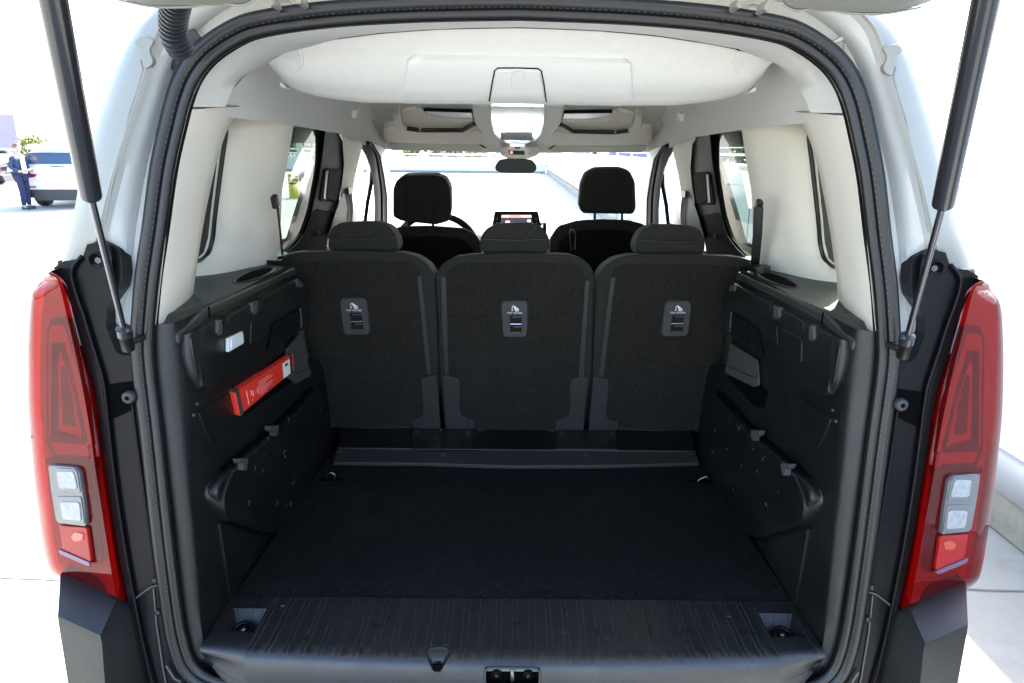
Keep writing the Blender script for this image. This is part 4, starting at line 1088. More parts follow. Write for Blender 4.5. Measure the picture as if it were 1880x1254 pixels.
# ---- second-row seats (three), brackets, tether plates
FWD = V(0, .976, .222)
TH = .115
def seatbody(outline): return roundpoly([PT(p) for p in outline], .012, 3)
LS = [(513, 480), (522, 468), (545, 463), (640, 461), (735, 463), (764, 470), (786, 485), (797, 503), (800, 560), (803, 690), (806, 787), (597, 785), (587, 745), (572, 690), (557, 610), (550, 560), (545, 525), (524, 500)]
LP = [(538, 496), (548, 481), (640, 478), (750, 480), (768, 489), (773, 506), (782, 600), (790, 690), (797, 781), (600, 781), (590, 740), (577, 690), (562, 610), (553, 545)]
MS = [(799, 503), (812, 484), (836, 471), (870, 467), (945, 465), (1045, 467), (1068, 474), (1084, 487), (1091, 505), (1086, 690), (1071, 792), (945, 795), (817, 791), (809, 690), (803, 560)]
MP = [(817, 510), (824, 494), (845, 483), (945, 481), (1048, 482), (1066, 491), (1074, 512), (1070, 600), (1062, 690), (1058, 786), (945, 789), (829, 786), (824, 690), (819, 600)]
BRL = [(775, 692), (802, 686), (810, 796), (799, 796), (793, 791), (760, 785), (756, 778), (756, 770), (775, 765), (778, 752), (775, 715)]
BRM = [(813, 687), (841, 692), (845, 705), (844, 748), (847, 761), (870, 771), (870, 787), (830, 795), (820, 796)]
CRN = [(592, 760), (600, 766), (615, 768), (615, 783), (596, 785)]
def flipx(pts): # mirrored picture points about the car's centre line at the seat plane -> 3-D
    return [mir(1, PT(p)) for p in pts]
def make_seat(name, S3, P3, label):
    seat = G().prism(roundpoly(S3, .01, 2), V(0, TH, -.012)).obj(name, fabric2, car, bevel=.016, seg=4, label=label)
    G().prism(roundpoly([p - FWD * .0035 for p in P3], .008, 2), FWD * .03).obj('back_panel', fabric, seat, bevel=.003)
    return seat
def welt(seat, pts, r=.0016): G().tube(pts, r, 6).obj('seam', fabric3, seat, smooth=80)
def strip(seat, pts, name='edge_trim', m=None):
    G().prism([p - FWD * .0055 for p in pts], FWD * .006).obj(name, m or greyp, seat, bevel=.0012)
def plate_on(seat, quad, name, m, th=.004, lift=.007, bev=.002): return G().prism([p - FWD * lift for p in quad], FWD * (th + lift)).obj(name, m, seat, bevel=bev)
L3, LP3 = [PT(p) for p in LS], [PT(p) for p in LP]
seatL = make_seat('rear_seat', L3, LP3, 'left rear seat, black cloth back')
seatR = make_seat('rear_seat', [mir(1, v) for v in L3], [mir(1, v) for v in LP3], 'right rear seat, black cloth back')
seatM = make_seat('rear_seat', [PT(p) for p in MS], [PT(p) for p in MP], 'middle rear seat, black cloth back')
stl = [PT(p) for p in [(766, 506), (774, 505), (780, 560), (793, 686), (784, 687)]]
for seat, f in ((seatL, lambda v: v), (seatR, lambda v: mir(1, v))):
    strip(seat, [f(v) for v in stl])
    plate_on(seat, roundpoly([f(PT(p)) for p in BRL], .006), 'hinge_cover', greyp)
    plate_on(seat, roundpoly([f(PT(p)) for p in CRN], .004), 'corner_cover', greyp)
    for p in ((766, 777), (605, 775)):
        c = f(PT(p)) - FWD * .007; G().cyl(c, c - FWD * .003, .006, n=12).obj('cover_screw', steel, seat)
    G().tube([f(PT(p)) - FWD * .005 for p in [(604, 782), (680, 784), (752, 783)]], .0014, 6).obj('seam', steel, seat)
for pts in ([(810, 508), (819, 508), (824, 686), (817, 687), (812, 600)], [(1074, 514), (1082, 514), (1072, 690), (1062, 690)]): strip(seatM, [PT(p) for p in pts])
plate_on(seatM, roundpoly([PT(p) for p in BRM], .006), 'hinge_cover', greyp)
plate_on(seatM, roundpoly([mir(1, PT(p)) for p in BRM], .006), 'hinge_cover', greyp)
for p in ((859, 778),): 
    for s in (-1, 1):
        c = mir(s, PT(p)) - FWD * .007; G().cyl(c, c - FWD * .003, .006, n=12).obj('cover_screw', steel, seatM)
G().tube([PT(p) - FWD * .005 for p in [(872, 787), (945, 791), (1018, 789)]], .0014, 6).obj('seam', steel, seatM)
# hinge feet below
for px in (782, 856, 1032, 1106):
    c = PT((px, 800)); G().box(c + V(0, .02, -.012), (.034, .03, .05)).obj('hinge_foot', blackg, car, bevel=.003)
    G().box(c + V(.018, .003, -.012), (.006, .004, .010)).obj('hinge_pin', steel, car)
# cushions and legs in front (closing the view under the backs)
for cx in (-.47, 0, .47):
    G().box((cx, 1.28, .72), (.43, .48, .16), Matrix.Rotation(R(8), 3, 'X')).obj('seat_cushion', fabric2, car, bevel=.03, seg=3)
# headrests
HR = [(596, 458), (597, 438), (604, 424), (620, 415), (650, 413), (688, 413), (711, 421), (723, 438), (728, 456), (722, 470), (660, 469), (603, 470)]
HT = [(602, 438), (607, 424), (621, 415), (650, 413), (687, 413), (709, 422), (720, 437), (716, 441), (660, 440), (606, 441)]
def headrest(seat, f):
    off = .015
    pts = [f(PT(p, 0) - FWD * -.03) for p in HR]
    h = G().prism(roundpoly(pts, .01, 2), V(0, .10, -.008)).obj('headrest', fabric3, seat, bevel=.016, seg=4)
    up = [f(PT(p) + FWD * .022) for p in HT]
    G().prism(roundpoly(up, .008, 2), V(0, .05, -.002)).obj('headrest_top', fabric3, seat, bevel=.006, seg=3)
    for ln in ([(617, 415), (617, 441)], [(698, 417), (678, 441)], [(602, 441), (660, 443), (722, 441)]):
        G().tube([f(PT(p) + FWD * .0205) for p in ln], .0013, 6).obj('headrest_seam', blackp, seat)
    for p in ((630, 466), (690, 466)):
        a = f(PT(p)) + FWD * .05; G().cyl(a, a + V(0, 0, .02), .007, n=10).obj('headrest_post', steel, seat)
headrest(seatL, lambda v: v); headrest(seatR, lambda v: mir(1, v))
dxm = PT((945, 440)).x - PT((660, 440)).x
headrest(seatM, lambda v: V(v.x * 1.0 + dxm, v.y, v.z))
# tether plates
def tether(quad):
    q = [PT(p) - FWD * .004 for p in quad]
    U = (q[1] - q[0]).normalized()
    g = G(); outer = []; inn_ = []
    rr1 = rrect(1, 1, .14, 4)
    o_ = [bil(q, x + .5, y + .5) for x, y in rr1]
    o_f = [bil(q, x * .93 + .5, y * .955 + .5) - FWD * .006 for x, y in rr1]
    wi = [bil(q, .54 + x * .46, .37 + y * .50) - FWD * .006 for x, y in rrect(1, 1, .10, 4)]
    wb = [bil(q, .54 + x * .42, .37 + y * .46) + FWD * .022 for x, y in rrect(1, 1, .10, 4)]
    g.grid([o_, o_f, wi, wb], closeu=True)
    pl_ = g.obj('tether_plate', doorgrey, car, smooth=35)
    G().add([v - FWD * .003 for v in wb], [tuple(range(len(wb)))]).obj('tether_recess', darkhole, pl_)
    for v, u0, u1, m in ((.56, .42, .74, hookp), (.36, .32, .76, chrome), (.29, .46, .78, hookp)):
        a, b = bil(q, u0, v) - FWD * .002, bil(q, u1, v) - FWD * .002
        G().tube([a, b], .0028 if m is not hookp else .0022, 8).obj('tether_bar', m, pl_)
    a, b = bil(q, .34, .145) - FWD * .0055, bil(q, .72, .145) - FWD * .0055
    G().tube([a, b], .002, 6).obj('recess_edge', hookp, pl_)
    L = -FWD * .0066
    def flat(pts, nm='pictogram'):
        return [bil(q, u, v) + L for u, v in pts]
    g = G()
    sc = lambda pts: [(.36 + u * .30, .735 + v * .16) for u, v in pts]
    # seat with child, tether arc and arrow
    for poly in ([(.30, .98), (.44, .98), (.70, .18), (1.0, .18), (1.0, .02), (.58, .02)], [(.46, .82), (.58, .86), (.66, .70), (.86, .52), (1.0, .40), (.98, .28), (.74, .28), (.62, .52)], [(.05, .28), (.30, .28), (.18, .05)], [(.15, .30), (.21, .30), (.21, .72), (.32, .90), (.28, .98), (.15, .78)]):
        g.prism(flat(sc(poly)), -FWD * .0004)
    g.obj('pictogram', whitep, pl_)
    # lettering
    cu_ = bpy.data.curves.new('lettering', 'FONT'); cu_.body = 'TOP TETHER'; cu_.size = .0078; cu_.align_x = 'CENTER'; cu_.extrude = .0002; cu_.space_character = 1.05
    cu_.materials.append(whitep)
    tmp = bpy.data.objects.new('lettering', cu_); COL.objects.link(tmp); bpy.context.view_layer.update()
    me = bpy.data.meshes.new_from_object(tmp.evaluated_get(bpy.context.evaluated_depsgraph_get()))
    bpy.data.objects.remove(tmp); me.materials.clear(); me.materials.append(whitep)
    c = bil(q, .50, .668) + L
    Z_ = -FWD; X_ = U; Y_ = Z_.cross(X_).normalized(); X_ = Y_.cross(Z_)
    M = Matrix((X_, Y_, Z_)).transposed().to_4x4(); M.translation = c
    me.transform(M); to = bpy.data.objects.new('lettering', me); COL.objects.link(to); attach(to, pl_)
tether([(623, 546), (674, 546), (681, 612), (632, 613)]); tether([(919, 551), (970, 551), (968, 617), (923, 617)]); tether([(1221, 551), (1270, 551), (1263, 615), (1212, 616)])
# loop strap behind the right shoulder of the middle seat
lp_ = [PT((1050, 470)) + FWD * .05, PT((1047, 440)) + FWD * .05, PT((1052, 432)) + FWD * .05, PT((1059, 440)) + FWD * .05, PT((1058, 470)) + FWD * .05]
g = G(); pth = smoothpath(lp_, 6); g.grid([[p + V(0, -.008, 0) for p in pth], [p + V(.001, .010, 0) for p in pth]]); g.obj('pull_strap', strapm, seatM, solid=.002)
G().box((0, 1.135, .50), (1.50, .03, .36)).obj('seat_light_block', bulk, car)  # added dark box under the seats, stops light leaking from the front cabin
# ---- sliding doors, B-pillars, front doors
for s in (-1, 1):
    A = lambda pts, x0=-.70: [PS(p, x0) for p in pts]
    dp = A([(597, 243), (622, 246), (630, 262), (632, 302), (627, 340), (623, 369), (614, 396), (604, 422), (597, 468), (560, 470), (572, 443), (571, 396), (582, 347), (592, 290)])
    dpn = slab('sliding_door_trim', dp, (-.012, .045, 0), doorgrey, car, .01, .006, 3, s=s)
    lowp = A([(571, 397), (580, 384), (616, 390), (605, 424), (597, 472), (520, 472), (545, 448), (560, 428)], -.697)
    slab('door_lower_trim', lowp, (-.012, .045, 0), frameblk, dpn, .006, .004, s=s)
    hf = A([(596, 312), (602, 309), (625, 311), (628, 316), (623, 366), (619, 370), (590, 369), (588, 364)], -.694)
    slab('door_handle_bezel', hf, (-.01, 0, 0), frameblk, dpn, .004, .002, s=s)
    slab('door_handle', A([(605, 314), (624, 316), (619, 364), (614, 369), (600, 364)], -.690), (-.012, 0, 0), frameblk, dpn, .006, .003, s=s)
    slab('handle_gap', A([(599, 314), (604, 314), (599, 366), (594, 364)], -.692), (-.004, 0, 0), hookp, dpn, .002, s=s)
    slab('door_bolt', A([(580, 424), (584, 424), (584, 431), (580, 431)], -.694), (.004, 0, 0), steel, dpn, s=s)
    gk = A([(540, 216), (585, 238), (584, 300), (577, 345), (568, 390), (553, 431), (536, 455), (512, 470)], -.735)
    G().tube(mirs(s, smoothpath(gk[1:], 5)), .011, 8).obj('door_window_seal', frameblk, dpn, smooth=80)
    fr1 = A([(585, 236), (598, 240), (592, 290), (582, 347), (572, 396), (560, 440), (540, 470), (518, 470), (552, 431), (568, 390), (577, 345), (584, 300)], -.72)
    slab('door_frame', fr1, (-.012, .045, 0), frameblk, dpn, .004, .004, s=s)
    tr2 = A([(541, 219), (550, 208), (592, 222), (634, 240), (624, 247), (600, 240), (585, 238)], -.69)
    slab('door_roller_rail', tr2, (-.012, .045, 0), frameblk, dpn, .006, .004, s=s)
    slab('door_sill_plate', A([(512, 471), (560, 470), (596, 470), (597, 461), (560, 460), (540, 463)], -.69), (-.06, 0, 0), dashm, dpn, 0, .002, s=s)
    bp = A([(628, 244), (652, 236), (671, 247), (665, 272), (657, 300), (650, 335), (646, 360), (643, 425), (605, 425), (614, 396), (624, 369), (632, 303)], -.69)
    bpl = slab('b_pillar_trim', bp, (-.012, .045, 0), cream, car, .006, .012, 4, s=s)
    low = A([(624, 368), (634, 346), (646, 346), (643, 428), (604, 428), (614, 396)], -.686)
    slab('b_pillar_lower', low, (-.012, .045, 0), dashm, bpl, .006, .006, s=s)
    slab('front_seat_belt', A([(638, 350), (645, 348), (648, 380), (645, 425), (641, 425), (643, 380)], -.680), (.002, 0, 0), strapm, bpl, s=s)
    slab('belt_anchor', A([(636, 345), (645, 342), (645, 354), (637, 357)], -.682), (.008, 0, 0), blackp, bpl, .003, .002, s=s)
    fd = A([(667, 254), (676, 256), (687, 266), (699, 287), (706, 324), (711, 360), (712, 425), (688, 425), (689, 380), (686, 335), (680, 305), (672, 285), (662, 268)], -.69)
    fdo = slab('front_door_frame', fd, (-.012, .045, 0), frameblk, car, .004, .008, 3, s=s)
    G().tube(mirs(s, A([(683, 316), (682, 336), (675, 370), (668, 425)], -.72)), .009, 8).obj('quarter_light_bar', frameblk, fdo, smooth=80)
    G().tube(mirs(s, smoothpath(A([(676, 262), (690, 282), (697, 322), (701, 360), (701, 420)], -.672), 5)), .006, 8).obj('door_seal', frameblk, fdo, smooth=80)
    ap = A([(669, 247), (690, 243), (718, 258), (713, 268), (712, 285), (716, 330), (721, 425), (711, 425), (711, 360), (706, 324), (699, 287), (687, 266)], -.685)
    slab('a_pillar_trim', ap, (-.012, .045, 0), roof_plastic, car, .004, .006, 3, s=s)
    slab('coat_hook', A([(645, 203), (651, 199), (651, 213), (646, 217)], -.62), (.012, 0, 0), roof_plastic, car, .003, .003, s=s)
    # exterior front door mirror
    c = V(-1.02, 2.35, 1.10); G().ball(mir(s, c), .10, .07, .09, 14, 8).obj('wing_mirror', paint, car, smooth=80)

# ---- front roof panel, console, visors, mirror
F0 = PY((943, 200), 1.42); F1 = PY((943, 262), 1.95); FN = V(0, F1.z - F0.z, F0.y - F1.y).normalized()
if FN.z > 0: FN = -FN
def FP(p, off=0): return on(p, F0 + FN * off, FN)
# back boards of the panel, left and right of the frosted strip
for s, pts in ((-1, [(640, 150), (903, 150), (903, 228), (911, 250), (922, 262), (945, 266), (945, 282), (690, 272), (640, 262)]), (1, [(1262, 150), (997, 150), (997, 228), (990, 250), (978, 262), (945, 266), (945, 282), (1215, 279), (1262, 262)])):
    v = [FP(p, -.012) for p in pts]
    G().prism(v, -FN * .02).obj('front_roof_panel', headl, car, bevel=.004)
fz = [(902, 196), (999, 198), (999, 225), (993, 246), (985, 256), (960, 261), (935, 260), (914, 255), (905, 240)]
frp = G().prism(roundpoly([FP(p, -.006) for p in fz], .01), -FN * .004).obj('light_panel', frost, car, label='frosted light panel in the roof console')
G().prism(roundpoly([FP(p, .002) for p in [(918, 243), (977, 243), (979, 258), (920, 257)]], .012), -FN * .006).obj('console_lip', mat('translucent_lip', (.45, .52, .56), .4), car)
# console cheeks
for s in (-1, 1):
    f = (lambda v: v) if s < 0 else (lambda v: mir(1, v))
    ck = [(866, 194), (901, 194), (903, 226), (908, 246), (918, 258), (936, 264), (936, 272), (912, 268), (890, 250), (872, 226)]
    G().prism(roundpoly([f(FP(p, .010)) for p in ck], .006), -FN * .03).obj('console_cheek', roof_plastic, car, bevel=.006, seg=3)
    pk = [(736, 206), (765, 200), (790, 213), (868, 219), (873, 228), (852, 238), (770, 238), (742, 234)]
    G().prism(roundpoly([f(FP(p, -.002)) for p in pk], .01), -FN * .012).obj('roof_pocket', doorgrey if False else cream, car, bevel=.003)
    G().tube([f(FP(p, .004)) for p in [(737, 228), (742, 235), (770, 239), (850, 239), (872, 227)]], .009, 8).obj('pocket_lip', greyp, car, smooth=80)
    cr2 = [(773, 204), (866, 207), (868, 216), (830, 216), (800, 214), (784, 211)]
    G().prism([f(FP(p, .003)) for p in cr2], -FN * .012).obj('roof_blind_slot', blackg, car, bevel=.002)
    G().prism([f(FP(p, .005)) for p in [(768, 204), (774, 203), (788, 212), (820, 217), (868, 219), (868, 223), (800, 221), (782, 216)]], -FN * .012).obj('slot_frame', roof_plastic, car, bevel=.003)
    bd = [(705, 236), (722, 232), (745, 240), (850, 244), (880, 240), (905, 262), (900, 266), (712, 262), (703, 250)]
    G().prism(roundpoly([f(FP(p, .010)) for p in bd], .01), -FN * .03).obj('header_shelf', cream, car, bevel=.008, seg=3)
    G().prism([f(FP(p, .014)) for p in [(722, 214), (734, 206), (738, 230), (748, 240), (730, 240), (722, 230)]], -FN * .03).obj('shelf_end', roof_plastic, car, bevel=.006)
    vz = [(711, 266), (716, 262), (860, 262), (879, 266), (890, 274), (884, 278), (820, 277), (718, 276)]
    vs_ = G().prism(roundpoly([f(PY(p, 2.02)) for p in vz], .012), (0, .02, .0)).obj('sun_visor', roof_plastic, car, bevel=.006, seg=3)
    G().tube([f(PY(p, 2.00)) for p in [(715, 261.5), (860, 261), (880, 265), (892, 272)]], .003, 6).obj('visor_gap', darkhole, vs_)
    if s > 0: G().prism([PY(p, 2.012) for p in [(1078, 271), (1128, 271), (1126, 276), (1077, 275)]], (0, .004, 0)).obj('visor_label', paper, vs_)
lm = [(921, 268), (988, 268), (993, 279), (985, 287), (966, 292), (936, 292), (921, 287), (916, 278)]
lmo = G().prism(roundpoly([PY(p, 1.98) for p in lm], .01), (0, .05, .01)).obj('roof_lamp_module', cream, car, bevel=.006, seg=3)
G().prism([PY(p, 1.974) for p in [(934, 276), (963, 277), (963, 284), (934, 283)]], (0, .006, 0)).obj('warning_display', blackg, lmo)
c = PY((939, 280), 1.972); G().cyl(c, c + V(0, .003, 0), .006, n=12).obj('warning_light', redled, lmo)
for p in ((925, 280), (972, 281)):
    c = PY(p, 1.974); G().cyl(c, c + V(0, .005, 0), .006, n=12).obj('lamp_button', steel, lmo)
G().prism([PY(p, 1.96) for p in [(945, 270), (955, 270), (955, 273), (945, 273)]], (0, .01, 0)).obj('microphone', blackg, lmo)
mrr = [(909, 305), (916, 294), (930, 291), (945, 290), (962, 291), (977, 294), (985, 304), (985, 313), (977, 318), (945, 318), (918, 317), (909, 312)]
mo = G().prism(roundpoly([PY(p, 2.05) for p in mrr], .008), (0, .03, 0)).obj('interior_mirror', blackg, car, bevel=.005, seg=3)
c0 = PY((946, 305), 2.048)
mg = [c0 + (PY(p, 2.048) - c0) * .93 for p in mrr]
G().prism([v + V(0, 0, 0) for v in mg], (0, .004, 0)).obj('mirror_glass', mirr, mo)
G().prism([PY(p, 2.10) for p in [(934, 284), (963, 284), (960, 293), (936, 293)]], (0, .05, 0)).obj('mirror_foot', blackg, mo, bevel=.004)

# ---- front seats, dash, screen, wheel
FH = [[(721, 398), (721, 348), (727, 332), (740, 323), (770, 322), (800, 322), (818, 328), (827, 345), (828, 385), (825, 406), (800, 413), (760, 409), (735, 406)],
      [(1063, 382), (1066, 340), (1075, 320), (1092, 311), (1115, 310), (1140, 310), (1158, 316), (1167, 335), (1169, 384), (1163, 395), (1115, 394), (1070, 393)]]
FB = [[(700, 520), (712, 440), (720, 421), (735, 415), (790, 414), (850, 418), (872, 428), (884, 446), (888, 520)], [(1003, 520), (1011, 436), (1025, 414), (1060, 404), (1105, 402), (1150, 403), (1180, 410), (1200, 427), (1208, 520)]]
PP = [[(745, 404), (745, 420), (795, 408), (795, 422)], [(1092, 390), (1092, 406), (1142, 390), (1142, 406)]]
for hd, bk, pp, lb in zip(FH, FB, PP, ('driver seat with lowered headrest', 'front passenger seat with raised headrest')):
    st_ = G().prism(roundpoly([PY(p, 1.78) for p in bk], .012, 2), (0, .13, -.02)).obj('front_seat', fabric2, car, bevel=.022, seg=4, label=lb)
    hr = [PY(p, 1.80) for p in hd]
    G().prism(roundpoly(hr, .01, 2), (0, .09, .01)).obj('headrest', fabric3, st_, bevel=.02, seg=4)
    w_ = hr[3].x, hr[8].x
    for k in (.24, .72):
        x = min(v.x for v in hr) + k * (max(v.x for v in hr) - min(v.x for v in hr)); zt = max(v.z for v in hr); zb = min(v.z for v in hr)
        G().tube([V(x, 1.7985, zt - .02), V(x, 1.798, (zt + zb) / 2), V(x, 1.7985, zb + .015)], .0013, 6).obj('headrest_seam', blackg, st_)
    for p in (0, 2):
        a = PY(pp[p], 1.845); b = PY(pp[p + 1], 1.845); G().cyl(a, b, .006, n=8).obj('headrest_post', steel, st_); G().box(b, (.035, .03, .014)).obj('post_collar', blackp, st_, bevel=.004)
    bx = sum(v.x for v in [PY(p, 1.8) for p in bk]) / len(bk)
    G().box((bx, 2.05, .66), (.48, .5, .16)).obj('seat_base', fabric2, st_, bevel=.04, seg=3)
    mp = [PY(p, 1.777) for p in bk]; c = sum(mp, V(0, 0, 0)) / len(mp)
    G().prism(roundpoly([c + (v - c) * .84 + V(0, 0, -.03) for v in mp], .02), (0, .01, 0)).obj('map_pocket', frameblk, st_, bevel=.004)
rows = []
for y, z in ((2.36, .70), (2.36, 1.02), (2.40, 1.065), (2.50, 1.085), (2.75, 1.075), (2.97, 1.02)):
    rows.append([V(x, y + .03 * x * x, z + (.02 if x < -.1 and 2.38 < y < 2.6 else 0)) for x in (-.76, -.6, -.4, -.2, -.1, 0, .2, .4, .6, .76)])
dash = G().grid(rows).obj('dashboard', dashm, car, smooth=50)
for x in (-.02 + .12, .55): G().tube([V(x, 2.395, .9), V(x, 2.40, 1.066), V(x, 2.52, 1.087), V(x, 2.74, 1.077)], .003, 6).obj('dash_joint', blackg, dash)
G().prism([V(-.58, 2.34, 1.07), V(-.22, 2.34, 1.07), V(-.24, 2.52, 1.15), V(-.56, 2.52, 1.15)], (0, .12, -.01)).obj('instrument_cowl', blackp, dash, bevel=.02, seg=3)
sc_ = [PY(p, 2.30) for p in [(908, 388), (988, 388), (995, 424), (902, 424)]]
so_ = G().prism(roundpoly(sc_, .01), (0, .02, .0)).obj('touch_screen', blackg, car, bevel=.003)
def sq(u0, u1, v0, v1, lift=.0015): return [bil(sc_, u0, v1) - V(0, lift, 0), bil(sc_, u1, v1) - V(0, lift, 0), bil(sc_, u1, v0) - V(0, lift, 0), bil(sc_, u0, v0) - V(0, lift, 0)]
G().add(sq(.17, .83, .06, .82), [(0, 1, 2, 3)]).obj('screen_face', screenm, so_)
G().add(sq(.17, .83, .68, .82, .002), [(0, 1, 2, 3)]).obj('status_bar', screenbar, so_)
G().add(sq(.27, .36, .30, .52, .002), [(0, 1, 2, 3)]).obj('icon', screenpink, so_)
g = G()
for u0, u1, v0, v1 in ((.185, .25, .73, .77), (.28, .32, .71, .79), (.62, .69, .73, .78), (.70, .73, .72, .79), (.75, .82, .73, .78), (.37, .48, .28, .33), (.37, .47, .42, .435), (.50, .66, .29, .30), (.73, .80, .48, .56), (.745, .785, .38, .44)): g.add(sq(u0, u1, v0, v1, .0026), [(0, 1, 2, 3)])
g.obj('screen_text', screenwhite, so_)
for u in (.08, .92):
    for v in (.40, .62):
        c = bil(sc_, u, v) - V(0, .002, 0); G().cyl(c, c + V(0, .003, 0), .005, n=10).obj('screen_button', hookp, so_)
G().tube([PY((992, 412), 2.31), PY((1000, 410), 2.31), PY((1000, 432), 2.31)], .010, 8).obj('screen_bracket', blackg, so_)
cw = PY((803, 452), 2.18); g = G(); tilt = Matrix.Rotation(R(25), 3, 'X')
ringw = [cw + tilt @ V(.185 * math.cos(a * math.pi / 20), 0, .175 * math.sin(a * math.pi / 20)) for a in range(40)]
sw = g.tube(ringw, .017, 10, closed=True).obj('steering_wheel', blackg, car, smooth=80)
g = G()
for a in (0, math.pi, -math.pi / 2): g.tube([cw + V(0, .02, 0), cw + tilt @ V(.18 * math.cos(a), 0, .17 * math.sin(a))], [.03, .016], 8)
g.obj('wheel_spoke', blackg, sw); G().cyl(cw + V(0, -.01, 0), cw + V(0, .05, -.02), .065, n=20).obj('wheel_hub', blackp, sw, bevel=.01)

# ---- black jamb panels, strut brackets, buffers
for s in (-1, 1):
    Q = lambda pts, off: [PO(p, off) for p in pts]
    plate_px = [(150, 476), (160, 446), (183, 443), (201, 447), (215, 458), (224, 474), (226, 505), (221, 532), (204, 556), (196, 572), (195, 598), (204, 623), (212, 645), (224, 652), (256, 654), (262, 700), (268, 790), (288, 968), (308, 1120), (330, 1200), (345, 1290), (236, 1290), (240, 1113), (224, 1026), (210, 950), (198, 856), (190, 800), (186, 767), (176, 709), (163, 665), (148, 610), (132, 556), (116, 515), (100, 494), (118, 480)]
    jp = slab('jamb_panel', Q(plate_px, -.010), (0, .03, 0), blackg, car, .004, .004, 3, s=s)
    band = [(97, 492), (118, 479), (136, 478), (132, 492), (131, 508), (141, 545), (153, 579), (166, 622), (179, 665), (191, 709), (201, 800), (212, 893), (228, 1000), (246, 1101), (237, 1112), (219, 1026), (206, 950), (193, 856), (185, 800), (182, 767), (172, 709), (159, 665), (144, 610), (128, 556), (112, 515)]
    slab('outer_band', Q(band, -.0175), (0, .02, 0), blackg, jp, .003, .003, 3, s=s)
    rid = Q([(150, 470), (134, 490), (131, 508), (141, 545), (153, 579), (166, 622), (179, 665), (191, 709), (201, 800), (212, 893), (228, 1000), (246, 1101), (262, 1180), (284, 1270)], -.0165)
    G().tube(mirs(s, smoothpath(rid, 4)), .0032, 8).obj('edge_bead', blackg, jp, smooth=80)
    rid2 = Q([(243, 742), (250, 800), (268, 930), (285, 1060)], -.0125)
    G().tube(mirs(s, smoothpath(rid2, 4)), .002, 8).obj('edge_bead', blackg, jp, smooth=80)
    br = [(154, 472), (160, 448), (183, 445), (196, 450), (205, 470), (207, 505), (203, 540), (192, 515), (172, 490), (160, 482)]
    slab('strut_bracket', Q(br, -.022), (0, .02, 0), blackg, jp, .004, .004, 3, s=s)
    c = PO((176, 478), -.0225); d = V(0, .014, 0)
    ring = [c + V(.0125 * math.cos(k * math.pi / 10), 0, .0125 * math.sin(k * math.pi / 10)) for k in range(20)]
    G().prism(mirs(s, ring), (0, .003, 0)).obj('bolt_hole', darkhole, jp)
    G().tube(mirs(s, ring), .0016, 6, closed=True).obj('hole_rim', blackg, jp, smooth=80)
    G().cyl(mir(s, c + V(.004, -.001, .0)), mir(s, c + V(.004, .004, 0)), .0058, n=6).obj('bolt_head', hookp, jp)
    rec = [(190, 708), (210, 704), (252, 699), (258, 745), (228, 760), (200, 773), (195, 745)]
    slab('buffer_recess', Q(rec, -.0115), (0, .006, 0), darkhole, jp, .003, s=s)
    c = PO((240, 727), -.014)
    G().tube(mirs(s, [c, c + V(0, -.010, 0), c + V(0, -.012, 0)]), [.0112, .0112, .009], 16).obj('rubber_buffer', greyp, jp, smooth=50)
    G().cyl(mir(s, c + V(0, -.0122, 0)), mir(s, c + V(0, -.0128, 0)), .004, n=10).obj('buffer_hole', darkhole, jp)
    ln = Q([(246, 1101), (262, 1088), (276, 1078), (290, 1074)], -.013)
    G().tube(mirs(s, ln), .0018, 6).obj('panel_gap', hookp, jp)
    ln = Q([(282, 1080), (288, 1150), (300, 1230), (310, 1280)], -.012); G().tube(mirs(s, ln), .0018, 6).obj('panel_gap', hookp, jp)
    ln = Q([(305, 1222), (320, 1246), (332, 1252)], -.016); G().tube(mirs(s, ln), .002, 6).obj('panel_gap', hookp, jp)
    for p in ((290, 1125), (284, 1066)):
        c = PO(p, -.012); G().ball(mir(s, c), .006, .005, .007).obj('clip', blackp, jp)

